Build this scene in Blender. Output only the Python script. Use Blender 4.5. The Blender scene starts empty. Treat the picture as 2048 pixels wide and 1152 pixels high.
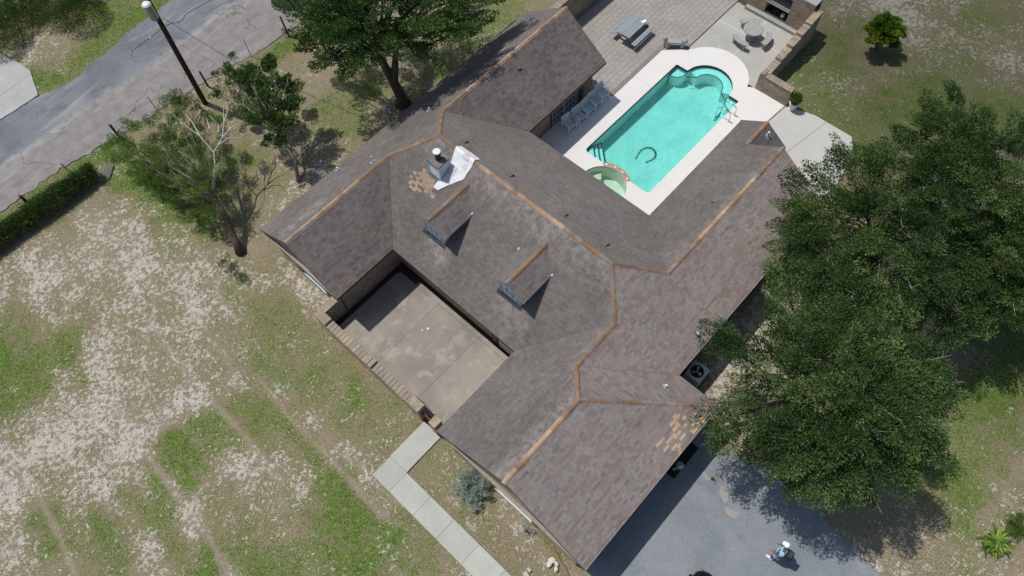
import bpy, math, random
import numpy as np
from mathutils import Vector, Matrix
from mathutils.geometry import tessellate_polygon

random.seed(7); rng = np.random.default_rng(11)
S = bpy.context.scene
C = S.collection

# ------------------------------------------------------------------ camera
F = 1433.57                                   # focal length in px of a 2048 px wide picture
CR = Vector((0.67634578, -0.7355385, -0.03923651))
CU = Vector((0.66971055, 0.59189054, 0.44850125)); CU = Vector(CU)
CF = Vector((0.30666622, 0.32961903, -0.89292056))
CU = -(CF.cross(CR)); CU = -CU if CU.z < 0 else CU
CAMH = 30.0
cam = bpy.data.cameras.new('camera'); camo = bpy.data.objects.new('camera', cam); C.objects.link(camo)
camo.matrix_world = Matrix(((CR.x, CU.x, -CF.x, 0), (CR.y, CU.y, -CF.y, 0), (CR.z, CU.z, -CF.z, CAMH), (0, 0, 0, 1)))
cam.sensor_width = 36; cam.lens = F / 2048 * 36; cam.clip_start = .5; cam.clip_end = 3000
S.camera = camo
# ------------------------------------------------------------------ light
SUND = Vector((-.11, .44, 1)).normalized()     # towards the sun
w = bpy.data.worlds.new('World'); S.world = w; w.use_nodes = True
nt = w.node_tree; nt.nodes.clear()
sky = nt.nodes.new('ShaderNodeTexSky'); sky.sky_type = 'NISHITA'; sky.sun_disc = False
sky.sun_elevation = math.asin(SUND.z); sky.sun_rotation = math.atan2(SUND.x, SUND.y)
sky.air_density = 1.0; sky.dust_density = 1.5
bg = nt.nodes.new('ShaderNodeBackground'); bg.inputs[1].default_value = .10
wo = nt.nodes.new('ShaderNodeOutputWorld')
nt.links.new(sky.outputs[0], bg.inputs[0]); nt.links.new(bg.outputs[0], wo.inputs[0])
sun = bpy.data.lights.new('sun', 'SUN'); suno = bpy.data.objects.new('sun', sun); C.objects.link(suno)
sun.energy = 3.6; sun.angle = math.radians(.53); sun.color = (1, .965, .91)
suno.rotation_euler = SUND.to_track_quat('Z', 'Y').to_euler()
S.view_settings.view_transform = 'Standard'; S.view_settings.look = 'None'
S.view_settings.exposure = -.10; S.view_settings.gamma = 1; S.view_settings.use_curve_mapping = False

def at(px, py, z=0.0):
    """point of the photograph at height z -> place in the world"""
    d = CF * F + CR * (px - 1024) - CU * (py - 576)
    t = (z - CAMH) / d.z
    return Vector((0, 0, CAMH)) + d * t

# ------------------------------------------------------------------ materials
MATS = {}
class NB:
    def __init__(s, name):
        s.m = bpy.data.materials.new(name); s.m.use_nodes = True; s.t = s.m.node_tree
        s.t.nodes.clear(); s.o = s.n('ShaderNodeOutputMaterial'); MATS[name] = s.m
    def n(s, typ, **k):
        x = s.t.nodes.new(typ)
        for a, b in k.items(): setattr(x, a, b)
        return x
    def l(s, a, b): s.t.links.new(a, b)
    def geo(s):
        if not hasattr(s, '_g'): s._g = s.n('ShaderNodeNewGeometry').outputs['Position']
        return s._g
    def loc(s):
        if not hasattr(s, '_l'): s._l = s.n('ShaderNodeTexCoord').outputs['Object']
        return s._l
    def noise(s, scale, detail=4, rough=.55, vec=None, dist=0):
        x = s.n('ShaderNodeTexNoise'); x.inputs['Scale'].default_value = scale; x.inputs['Detail'].default_value = detail
        x.inputs['Roughness'].default_value = rough; x.inputs['Distortion'].default_value = dist
        s.l(vec or s.geo(), x.inputs['Vector']); return x.outputs['Fac']
    def attr(s, name='tone'):
        return s.n('ShaderNodeAttribute', attribute_name=name).outputs['Fac']
    def ramp(s, fac, stops, interp='LINEAR'):
        r = s.n('ShaderNodeValToRGB'); e = r.color_ramp; e.interpolation = interp
        while len(e.elements) < len(stops): e.elements.new(.5)
        for el, (p, c) in zip(e.elements, stops):
            el.position = p; el.color = (*c, 1) if len(c) == 3 else c
        s.l(fac, r.inputs[0]); return r.outputs[0]
    def math(s, op, a, b=None, c=None, clamp=False):
        x = s.n('ShaderNodeMath', operation=op, use_clamp=clamp)
        for i, v in enumerate((a, b, c)):
            if v is None: continue
            if isinstance(v, (int, float)): x.inputs[i].default_value = v
            else: s.l(v, x.inputs[i])
        return x.outputs[0]
    def mix(s, f, a, b, mode='MIX'):
        x = s.n('ShaderNodeMix', data_type='RGBA', blend_type=mode)
        for i, v in ((0, f), (6, a), (7, b)):
            if isinstance(v, (int, float)): x.inputs[i].default_value = v
            elif isinstance(v, tuple): x.inputs[i].default_value = (*v, 1)
            else: s.l(v, x.inputs[i])
        return x.outputs[2]
    def rng(s, f, a, b, c=0, d=1):
        x = s.n('ShaderNodeMapRange', clamp=True); s.l(f, x.inputs[0])
        for i, v in enumerate((a, b, c, d)): x.inputs[i + 1].default_value = v
        return x.outputs[0]
    def bump(s, h, strength=.3, dist=.02):
        x = s.n('ShaderNodeBump'); x.inputs['Strength'].default_value = strength; x.inputs['Distance'].default_value = dist
        s.l(h, x.inputs['Height']); return x.outputs[0]
    def finish(s, col, rough=.85, bump=None, metal=0, spec=.3):
        p = s.n('ShaderNodeBsdfPrincipled')
        if isinstance(col, tuple): p.inputs['Base Color'].default_value = (*col, 1)
        else: s.l(col, p.inputs['Base Color'])
        if isinstance(rough, (int, float)): p.inputs['Roughness'].default_value = rough
        else: s.l(rough, p.inputs['Roughness'])
        p.inputs['Metallic'].default_value = metal; p.inputs['Specular IOR Level'].default_value = spec
        if bump is not None: s.l(bump, p.inputs['Normal'])
        s.l(p.outputs[0], s.o.inputs[0]); return s.m

def plain(name, col, rough=.7, var=.18, scale=6, metal=0, spec=.3, bs=.15):
    """one base colour with grain and wear"""
    b = NB(name)
    n1 = b.noise(scale, 5); n2 = b.noise(scale * 9, 3)
    c = b.mix(b.rng(n1, .3, .7), tuple(x * (1 - var) for x in col), tuple(min(1, x * (1 + var)) for x in col))
    c = b.mix(b.rng(n2, .35, .7, 0, .5), c, tuple(x * (1 - var * 1.4) for x in col))
    return b.finish(c, rough, b.bump(n2, bs, .01), metal, spec)

def toned(name, stops, rough=.85, n_scale=7, n_amt=.22, fine=60, bump=.25, interp='LINEAR', blot=None, spec=.2):
    """per-piece colour from the attribute tone, with weather over it"""
    b = NB(name)
    c = b.ramp(b.attr(), stops, interp)
    n1 = b.noise(n_scale * .12, 5, .6); n2 = b.noise(fine, 2); n3 = b.noise(n_scale, 4)
    k = b.math('MULTIPLY', b.rng(n1, .3, .72, 1 - n_amt, 1 + n_amt), b.rng(n2, .3, .7, 1 - n_amt * .9, 1 + n_amt * .9))
    k = b.math('MULTIPLY', k, b.rng(n3, .3, .7, 1 - n_amt * .5, 1 + n_amt * .5))
    v = b.n('ShaderNodeVectorMath', operation='SCALE'); b.l(c, v.inputs[0]); b.l(k, v.inputs['Scale'])
    c = v.outputs[0]
    if blot: c = b.mix(b.rng(b.noise(blot[0], 6, .65, dist=.6), blot[1], blot[2], 0, blot[3]), c, blot[4])
    return b.finish(c, rough, b.bump(n2, bump, .008), 0, spec)

WARM = lambda st: [(p, (c[0] * 1.09, c[1] * 1.05, c[2] * 1.02)) for p, c in st]
# shingles : grey, brown-grey, plum, rust ; > .9 the tan patches
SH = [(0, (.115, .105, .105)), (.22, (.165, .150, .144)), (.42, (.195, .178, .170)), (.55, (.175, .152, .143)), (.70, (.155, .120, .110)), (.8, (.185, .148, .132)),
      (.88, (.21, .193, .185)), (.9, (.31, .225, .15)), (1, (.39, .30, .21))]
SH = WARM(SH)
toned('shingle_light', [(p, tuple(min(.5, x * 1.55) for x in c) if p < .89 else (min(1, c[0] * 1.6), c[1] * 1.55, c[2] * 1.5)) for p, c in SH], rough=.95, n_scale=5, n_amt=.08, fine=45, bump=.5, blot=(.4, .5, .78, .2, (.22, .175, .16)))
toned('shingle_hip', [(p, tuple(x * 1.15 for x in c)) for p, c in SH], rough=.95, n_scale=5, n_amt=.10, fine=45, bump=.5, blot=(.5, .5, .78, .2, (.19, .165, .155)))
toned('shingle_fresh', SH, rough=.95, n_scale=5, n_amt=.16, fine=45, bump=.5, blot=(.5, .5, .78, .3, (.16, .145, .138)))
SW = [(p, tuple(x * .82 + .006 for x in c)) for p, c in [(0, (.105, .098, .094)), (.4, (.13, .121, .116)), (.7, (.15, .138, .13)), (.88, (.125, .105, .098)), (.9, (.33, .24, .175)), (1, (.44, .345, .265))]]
SW = WARM(SW)
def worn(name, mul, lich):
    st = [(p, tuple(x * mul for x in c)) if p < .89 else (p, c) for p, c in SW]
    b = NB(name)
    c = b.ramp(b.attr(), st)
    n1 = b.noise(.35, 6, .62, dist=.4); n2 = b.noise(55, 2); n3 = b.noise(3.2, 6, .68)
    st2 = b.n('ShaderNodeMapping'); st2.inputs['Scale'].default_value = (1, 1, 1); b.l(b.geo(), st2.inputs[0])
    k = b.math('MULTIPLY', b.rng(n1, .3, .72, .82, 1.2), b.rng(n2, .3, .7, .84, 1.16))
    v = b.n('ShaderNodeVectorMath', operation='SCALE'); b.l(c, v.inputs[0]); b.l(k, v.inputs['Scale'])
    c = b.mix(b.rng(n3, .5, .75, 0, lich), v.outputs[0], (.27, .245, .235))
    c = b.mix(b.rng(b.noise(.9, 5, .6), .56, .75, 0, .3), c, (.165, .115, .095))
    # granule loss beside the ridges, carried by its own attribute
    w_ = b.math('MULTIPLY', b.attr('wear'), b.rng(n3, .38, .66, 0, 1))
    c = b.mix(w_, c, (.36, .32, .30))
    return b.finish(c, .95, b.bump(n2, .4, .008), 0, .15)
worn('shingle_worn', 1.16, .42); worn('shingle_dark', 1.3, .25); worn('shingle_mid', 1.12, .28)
toned('ridge_clay', [(0, (.20, .13, .09)), (.28, (.25, .16, .105)), (.45, (.35, .235, .155)), (.62, (.40, .28, .185)), (.8, (.38, .29, .22)), (.9, (.21, .17, .15)), (1, (.46, .36, .27))], n_scale=8, n_amt=.25, fine=50)
plain('underlay', (.045, .042, .042), .95)
plain('fascia', (.16, .135, .115), .7)
plain('soffit', (.30, .27, .22), .8)
BR = [(0, (.27, .19, .14)), (.25, (.34, .255, .18)), (.5, (.40, .31, .22)), (.75, (.37, .265, .205)), (.9, (.44, .36, .27)), (1, (.30, .26, .22))]
toned('brick', BR, n_scale=10, n_amt=.2, fine=70, blot=(1.2, .55, .8, .45, (.2, .19, .16)))
toned('brick_garden', [(p, (c[0] * .95, c[1] * 1.02, c[2] * 1.05)) for p, c in BR], n_scale=10, n_amt=.26, fine=70, blot=(2.2, .46, .72, .65, (.23, .22, .19)))
plain('mortar', (.30, .27, .22), .95, .2)
plain('siding_white', (.55, .58, .58), .55, .08, 5)
plain('siding_grey', (.66, .71, .73), .55, .12, 5)
plain('paint_white', (.88, .89, .89), .45, .05, 6)
plain('trim_brown', (.12, .075, .045), .7, .2)
plain('metal_grey', (.42, .45, .46), .35, .12, 9, .7, .5)
plain('metal_dark', (.045, .05, .055), .4, .2, 9, .3, .5)
plain('metal_white', (.75, .78, .78), .3, .06, 9, .1, .5)
plain('chimney_grime', (.20, .185, .18), .9, .45, 5)
plain('lead', (.40, .46, .52), .5, .15, 9, .2)
plain('steel', (.62, .62, .60), .18, .04, 9, 1, .5)
plain('bark', (.115, .09, .07), .95, .4, 12, bs=.8)
plain('bark_pale', (.30, .27, .24), .95, .35, 10, bs=.8)
plain('twig_dead', (.46, .43, .40), .9, .2, 14)
plain('twig', (.17, .15, .12), .9, .25, 14)
plain('pole_wood', (.055, .034, .025), .85, .35, 6)
plain('post_wood', (.10, .085, .07), .9, .3, 9)
plain('wire', (.25, .25, .25), .5, .1)
plain('wire_dark', (.02, .02, .022), .5, .1)
plain('rubber', (.02, .02, .02), .8, .1)
plain('stone_cast', (.34, .35, .33), .9, .22, 11, bs=.5)
plain('stone_white', (.66, .65, .58), .85, .15, 9, bs=.5)
plain('pot_white', (.72, .71, .68), .6, .1, 9)
plain('soil_dark', (.05, .04, .03), 1, .3, 9, bs=.8)
plain('hose_red', (.30, .08, .05), .5, .15)
plain('terracotta', (.50, .24, .15), .8, .2, 12)
plain('tile_blue', (.08, .17, .36), .3, .35, 20)
plain('floor_tile', (.085, .095, .06), .5, .5, 9)
plain('tile_black', (.015, .022, .024), .35, .3, 20)
plain('skin', (.22, .105, .065), .6, .08, 20)
plain('cloth_blue', (.34, .60, .78), .85, .08, 14, bs=.4)
plain('cloth_shorts', (.22, .48, .68), .85, .08, 14, bs=.4)
plain('cloth_white', (.82, .82, .83), .8, .05, 14)
plain('pack_cloth', (.035, .05, .055), .7, .25, 20)
plain('car_paint', (.012, .013, .016), .18, .1, 9, .2, .6)
plain('glass_dark', (.02, .028, .035), .08, .1, 5, 0, .8)
plain('glass_pane', (.08, .11, .14), .08, .15, 4, 0, .8)
plain('sling', (.50, .56, .60), .8, .06, 30)
plain('leaf_red', (.30, .05, .03), .7, .3, 20)
plain('rust', (.16, .06, .035), .9, .3, 14)

def mat_wood_grey():
    b = NB('wood_grey'); m = b.n('ShaderNodeMapping'); m.inputs['Scale'].default_value = (1.2, 30, 30); b.l(b.loc(), m.inputs[0])
    n = b.noise(3, 6, .7, m.outputs[0]); 
    c = b.ramp(n, [(.3, (.10, .12, .13)), (.5, (.22, .25, .27)), (.7, (.40, .43, .45))])
    c = b.mix(b.rng(b.attr(), 0, 1, 0, .35), c, (.42, .45, .47)); b.finish(c, .8, b.bump(n, .4, .01))
mat_wood_grey()

def mat_concrete(name, base, stain, light, sc=.7, amt=.6, fine=.12):
    b = NB(name)
    a = b.noise(sc, 7, .62, dist=.5); c2 = b.noise(sc * 2.7, 6, .65, dist=.3); f = b.noise(30, 4, .75); g = b.noise(14, 4, .6)
    c = b.mix(b.rng(a, .38, .64, 0, amt), base, stain)
    c = b.mix(b.rng(c2, .52, .72, 0, amt), c, light)
    c = b.mix(b.rng(g, .5, .75, 0, .25), c, stain)
    k = b.n('ShaderNodeVectorMath', operation='SCALE'); b.l(c, k.inputs[0]); b.l(b.math('MULTIPLY', b.rng(f, .3, .7, 1 - fine, 1 + fine), b.rng(b.attr(), 0, 1, .92, 1.07)), k.inputs['Scale'])
    return b.finish(k.outputs[0], .9, b.bump(f, .25, .006), 0, .2)
mat_concrete('concrete_patio', (.32, .292, .248), (.205, .188, .168), (.45, .41, .335), .42, .85)
mat_concrete('concrete_walk', (.44, .44, .40), (.36, .36, .325), (.50, .50, .46), .8, .6, .07)
mat_concrete('concrete_deck', (.70, .68, .65), (.65, .63, .60), (.74, .72, .70), .5, .5, .05)
mat_concrete('concrete_terrace', (.42, .41, .38), (.34, .335, .31), (.47, .46, .43), .6, .6, .08)
mat_concrete('concrete_side', (.49, .48, .445), (.43, .42, .39), (.53, .52, .49), .5, .5, .06)
mat_concrete('concrete_drive', (.42, .42, .40), (.33, .33, .32), (.48, .48, .46), .5, .7, .08)
mat_concrete('paving', (.34, .315, .285), (.27, .255, .235), (.39, .365, .335), .45, .7, .09)
mat_concrete('joint', (.17, .155, .13), (.12, .11, .095), (.2, .185, .16), 2, .6)
mat_concrete('paving_joint', (.235, .215, .195), (.19, .175, .16), (.28, .26, .235), 2, .6)
mat_concrete('joint_white', (.62, .61, .58), (.5, .49, .46), (.7, .7, .68), 2, .5)

def mat_drive():
    b = NB('asphalt_drive')
    a = b.noise(.5, 7, .62, dist=.6); m = b.noise(2.4, 6, .65); f = b.noise(26, 4, .8); v = b.n('ShaderNodeTexVoronoi'); v.inputs['Scale'].default_value = 24; b.l(b.geo(), v.inputs['Vector'])
    c = b.mix(b.rng(a, .35, .66), (.175, .195, .215), (.23, .25, .272))
    c = b.mix(b.rng(m, .55, .75, 0, .55), c, (.13, .145, .16))
    c = b.mix(b.rng(b.noise(1.1, 5, .6, dist=1), .60, .74, 0, .55), c, (.30, .30, .28)); c = b.mix(b.rng(b.noise(4, 3, .5, dist=2), .66, .76, 0, .6), c, (.10, .105, .11)); c = b.mix(b.rng(b.noise(11, 3, .6), .70, .76, 0, .7), c, (.36, .36, .35))
    s_ = b.math('MULTIPLY', b.rng(f, .3, .7, .78, 1.22), b.rng(v.outputs['Distance'], 0, .6, .82, 1.12))
    k = b.n('ShaderNodeVectorMath', operation='SCALE'); b.l(c, k.inputs[0]); b.l(s_, k.inputs['Scale'])
    b.finish(k.outputs[0], .9, b.bump(f, .6, .008), 0, .2)
mat_drive()
def mat_road():
    b = NB('asphalt_road')
    sep = b.n('ShaderNodeSeparateXYZ'); b.l(b.geo(), sep.inputs[0])
    a = b.noise(.28, 7, .6, dist=1.2); m = b.noise(1.6, 6, .65); f = b.noise(24, 4, .8)
    y = b.math('ADD', sep.outputs[1], b.math('MULTIPLY', b.math('SUBTRACT', a, .5), 1.6))
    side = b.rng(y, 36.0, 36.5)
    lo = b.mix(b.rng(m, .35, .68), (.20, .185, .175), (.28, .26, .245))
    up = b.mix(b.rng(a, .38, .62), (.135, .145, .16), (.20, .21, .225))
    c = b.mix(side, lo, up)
    st = b.n('ShaderNodeMapping'); st.inputs['Scale'].default_value = (.16, .9, 1); b.l(b.geo(), st.inputs[0])
    c = b.mix(b.rng(b.noise(1.3, 6, .6, st.outputs[0], .8), .54, .72, 0, .75), c, (.34, .34, .34))
    edge = b.rng(b.math('ABSOLUTE', b.math('SUBTRACT', y, 36.25)), 0, .5, 1, 0)
    c = b.mix(b.math('MULTIPLY', edge, b.rng(m, .4, .65, 0, .7)), c, (.36, .35, .33))
    v = b.n('ShaderNodeTexVoronoi', feature='DISTANCE_TO_EDGE'); v.inputs['Scale'].default_value = .42
    dn = b.n('ShaderNodeVectorMath', operation='ADD'); nz = b.n('ShaderNodeTexNoise'); nz.inputs['Scale'].default_value = 1.3; b.l(b.geo(), nz.inputs['Vector'])
    b.l(b.geo(), dn.inputs[0]); b.l(nz.outputs['Color'], dn.inputs[1]); b.l(dn.outputs[0], v.inputs['Vector'])
    cr = b.rng(v.outputs['Distance'], .004, .014, .75, 0)
    c = b.mix(b.math('MULTIPLY', cr, b.rng(b.noise(.6), .5, .6)), c, (.06, .06, .065))
    k = b.n('ShaderNodeVectorMath', operation='SCALE'); b.l(c, k.inputs[0]); b.l(b.rng(f, .3, .7, .8, 1.2), k.inputs['Scale'])
    b.finish(k.outputs[0], .9, b.bump(f, .6, .008), 0, .2)
mat_road()

def mat_ground():
    b = NB('ground')
    at_ = b.n('ShaderNodeAttribute', attribute_name='mask'); sep = b.n('ShaderNodeSeparateColor'); b.l(at_.outputs['Color'], sep.inputs[0])
    G, Sa, D = sep.outputs[0], sep.outputs[1], sep.outputs[2]
    n1 = b.noise(1.6, 8, .68); n2 = b.noise(5.5, 6, .66); n3 = b.noise(26, 4, .7); n4 = b.noise(85, 2, .7)
    nn = b.math('ADD', b.math('MULTIPLY', n1, .30), b.math('ADD', b.math('MULTIPLY', n2, .40), b.math('MULTIPLY', n3, .30)))
    dry = b.ramp(n3, [(.28, (.115, .108, .052)), (.5, (.235, .20, .122)), (.72, (.37, .315, .22))])
    grn = b.ramp(n3, [(.3, (.055, .105, .014)), (.5, (.112, .185, .032)), (.72, (.21, .265, .07))])
    drt = b.ramp(n2, [(.3, (.24, .195, .14)), (.7, (.38, .325, .255))])
    snd = b.ramp(n3, [(.25, (.31, .275, .225)), (.5, (.50, .46, .40)), (.75, (.66, .615, .55))])
    fg = b.rng(b.math('ADD', G, b.math('MULTIPLY', b.math('SUBTRACT', nn, .5), 4.6)), .25, .85)
    c = b.mix(fg, dry, grn)
    fd = b.rng(b.math('ADD', D, b.math('MULTIPLY', b.math('SUBTRACT', nn, .5), -4.0)), .36, .8)
    c = b.mix(fd, c, drt)
    nn2 = b.math('ADD', b.math('MULTIPLY', n2, .52), b.math('ADD', b.math('MULTIPLY', n3, .30), b.math('MULTIPLY', n1, .18)))
    fs = b.rng(b.math('ADD', Sa, b.math('MULTIPLY', b.math('SUBTRACT', nn2, .5), 6.0)), .46, .84)
    c = b.mix(fs, c, snd)
    # painted shade : ground colour darkened where the mask's alpha drops
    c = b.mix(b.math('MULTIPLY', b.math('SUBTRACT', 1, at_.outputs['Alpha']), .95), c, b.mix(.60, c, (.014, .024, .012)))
    k = b.n('ShaderNodeVectorMath', operation='SCALE'); b.l(c, k.inputs[0]); b.l(b.math('MULTIPLY', b.rng(n4, .28, .72, .66, 1.34), b.rng(n3, .32, .66, .72, 1.24)), k.inputs['Scale'])
    b.finish(k.outputs[0], 1, b.bump(b.math('ADD', n4, n3), .7, .03), 0, .05)
mat_ground()

def mat_leaf(name, stops, trans=.3):
    b = NB(name); c = b.ramp(b.attr(), stops)
    p = b.n('ShaderNodeBsdfPrincipled'); b.l(c, p.inputs['Base Color']); p.inputs['Roughness'].default_value = .6; p.inputs['Specular IOR Level'].default_value = .18
    t = b.n('ShaderNodeBsdfTranslucent'); m2 = b.mix(1.0, c, (1.1, 1.35, .5), 'MULTIPLY'); b.l(m2, t.inputs[0])
    mx = b.n('ShaderNodeMixShader'); mx.inputs[0].default_value = trans; b.l(p.outputs[0], mx.inputs[1]); b.l(t.outputs[0], mx.inputs[2]); b.l(mx.outputs[0], b.o.inputs[0])
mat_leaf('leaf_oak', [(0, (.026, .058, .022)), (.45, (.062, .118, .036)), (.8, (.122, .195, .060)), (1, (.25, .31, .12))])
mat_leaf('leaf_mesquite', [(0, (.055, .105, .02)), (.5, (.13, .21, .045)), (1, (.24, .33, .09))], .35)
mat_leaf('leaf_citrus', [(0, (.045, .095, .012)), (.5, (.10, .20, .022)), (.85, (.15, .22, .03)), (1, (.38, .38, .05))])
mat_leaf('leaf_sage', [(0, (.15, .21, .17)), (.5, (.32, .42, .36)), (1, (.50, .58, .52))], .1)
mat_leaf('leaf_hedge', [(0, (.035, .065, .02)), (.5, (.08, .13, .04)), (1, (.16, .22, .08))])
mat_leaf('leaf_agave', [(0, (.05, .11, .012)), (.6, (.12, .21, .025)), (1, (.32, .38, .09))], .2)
mat_leaf('blade', [(0, (.085, .14, .025)), (.4, (.16, .205, .05)), (.65, (.30, .27, .145)), (1, (.46, .40, .27))], .2)

def mat_water(name, tint, tint2):
    b = NB(name)
    n = b.noise(5, 4, .6, dist=1.5); n2 = b.noise(16, 3, .6, dist=1)
    bp = b.bump(b.math('ADD', n, b.math('MULTIPLY', n2, .4)), .22, .05)
    tr = b.n('ShaderNodeBsdfTransparent'); b.l(b.mix(b.rng(b.math('ADD', b.math('MULTIPLY', n, .5), b.math('MULTIPLY', n2, .5)), .38, .62), tint, tint2), tr.inputs[0])  # ripple light put into the water's tint, darker to paler by noise
    gl = b.n('ShaderNodeBsdfGlossy'); gl.inputs['Roughness'].default_value = .03; b.l(bp, gl.inputs['Normal'])
    fr = b.n('ShaderNodeFresnel'); fr.inputs[0].default_value = 1.33; b.l(bp, fr.inputs['Normal'])
    mx = b.n('ShaderNodeMixShader'); b.l(fr.outputs[0], mx.inputs[0]); b.l(tr.outputs[0], mx.inputs[1]); b.l(gl.outputs[0], mx.inputs[2]); b.l(mx.outputs[0], b.o.inputs[0])
mat_water('water', (.42, .86, .84), (.60, .95, .93)); mat_water('water_spa', (.74, .90, .84), (.82, .94, .89))
def mat_plaster():
    b = NB('pool_plaster')
    a = b.noise(.9, 7, .65, dist=.6); g = b.noise(7, 5, .65, dist=1); v = b.n('ShaderNodeTexVoronoi', feature='SMOOTH_F1'); v.inputs['Scale'].default_value = 9; b.l(b.geo(), v.inputs['Vector'])
    c = b.mix(b.rng(a, .35, .7), (.50, .62, .58), (.68, .76, .73)); c = b.mix(b.rng(g, .55, .75, 0, .5), c, (.42, .60, .50)); c = b.mix(b.rng(v.outputs['Distance'], .3, .8, 0, .22), c, (.82, .92, .9))
    c = b.mix(b.rng(b.noise(.45, 4), .55, .7, 0, .3), c, (.48, .66, .55))
    b.finish(c, .8, None, 0, .1)
mat_plaster()
plain('plaster_shelf', (.80, .84, .82), .8, .06, 5)
plain('plaster_spa', (.66, .72, .62), .8, .12, 3)
def mat_tarp():
    b = NB('house_wrap'); n = b.noise(3, 5, .6, b.loc()); b.finish(b.mix(b.rng(n, .3, .7), (.66, .68, .70), (.73, .75, .77)), .45, b.bump(n, .35, .05), 0, .3)
mat_tarp(); plain('print_red', (.70, .52, .54), .5, .15, 20)

# ------------------------------------------------------------------ mesh helpers
WM = {}
def put(o, parent, local):
    if parent is None: return
    o.parent = parent
    if not local: o.matrix_parent_inverse = WM.get(parent.name, Matrix.Identity(4)).inverted()
def finish_mesh(me, mats, tones=None, smooth=False, domain='FACE', wear=None):
    for m in mats: me.materials.append(MATS[m])
    if tones is not None:
        a = me.attributes.new('tone', 'FLOAT', 'FACE'); a.data.foreach_set('value', np.asarray(tones, dtype=np.float32))
    if wear is not None:
        a = me.attributes.new('wear', 'FLOAT', 'FACE'); a.data.foreach_set('value', np.asarray(wear, dtype=np.float32))
    if smooth: me.polygons.foreach_set('use_smooth', np.ones(len(me.polygons), dtype=bool))
    me.update()
def link(name, me, parent=None, local=False):
    o = bpy.data.objects.new(name, me); C.objects.link(o); put(o, parent, local); return o
def tag(o, label=None, cat=None, group=None, kind=None):
    if label: o['label'] = label
    if cat: o['category'] = cat
    if group: o['group'] = group
    if kind: o['kind'] = kind
    return o
def thing(name, label, cat, loc=(0, 0, 0), rz=0, group=None):
    o = bpy.data.objects.new(name, None); C.objects.link(o); o.empty_display_size = .3
    o.location = loc; o.rotation_euler = (0, 0, rz)
    WM[o.name] = Matrix.Translation(loc) @ Matrix.Rotation(rz, 4, 'Z')
    return tag(o, label, cat, group)

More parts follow.
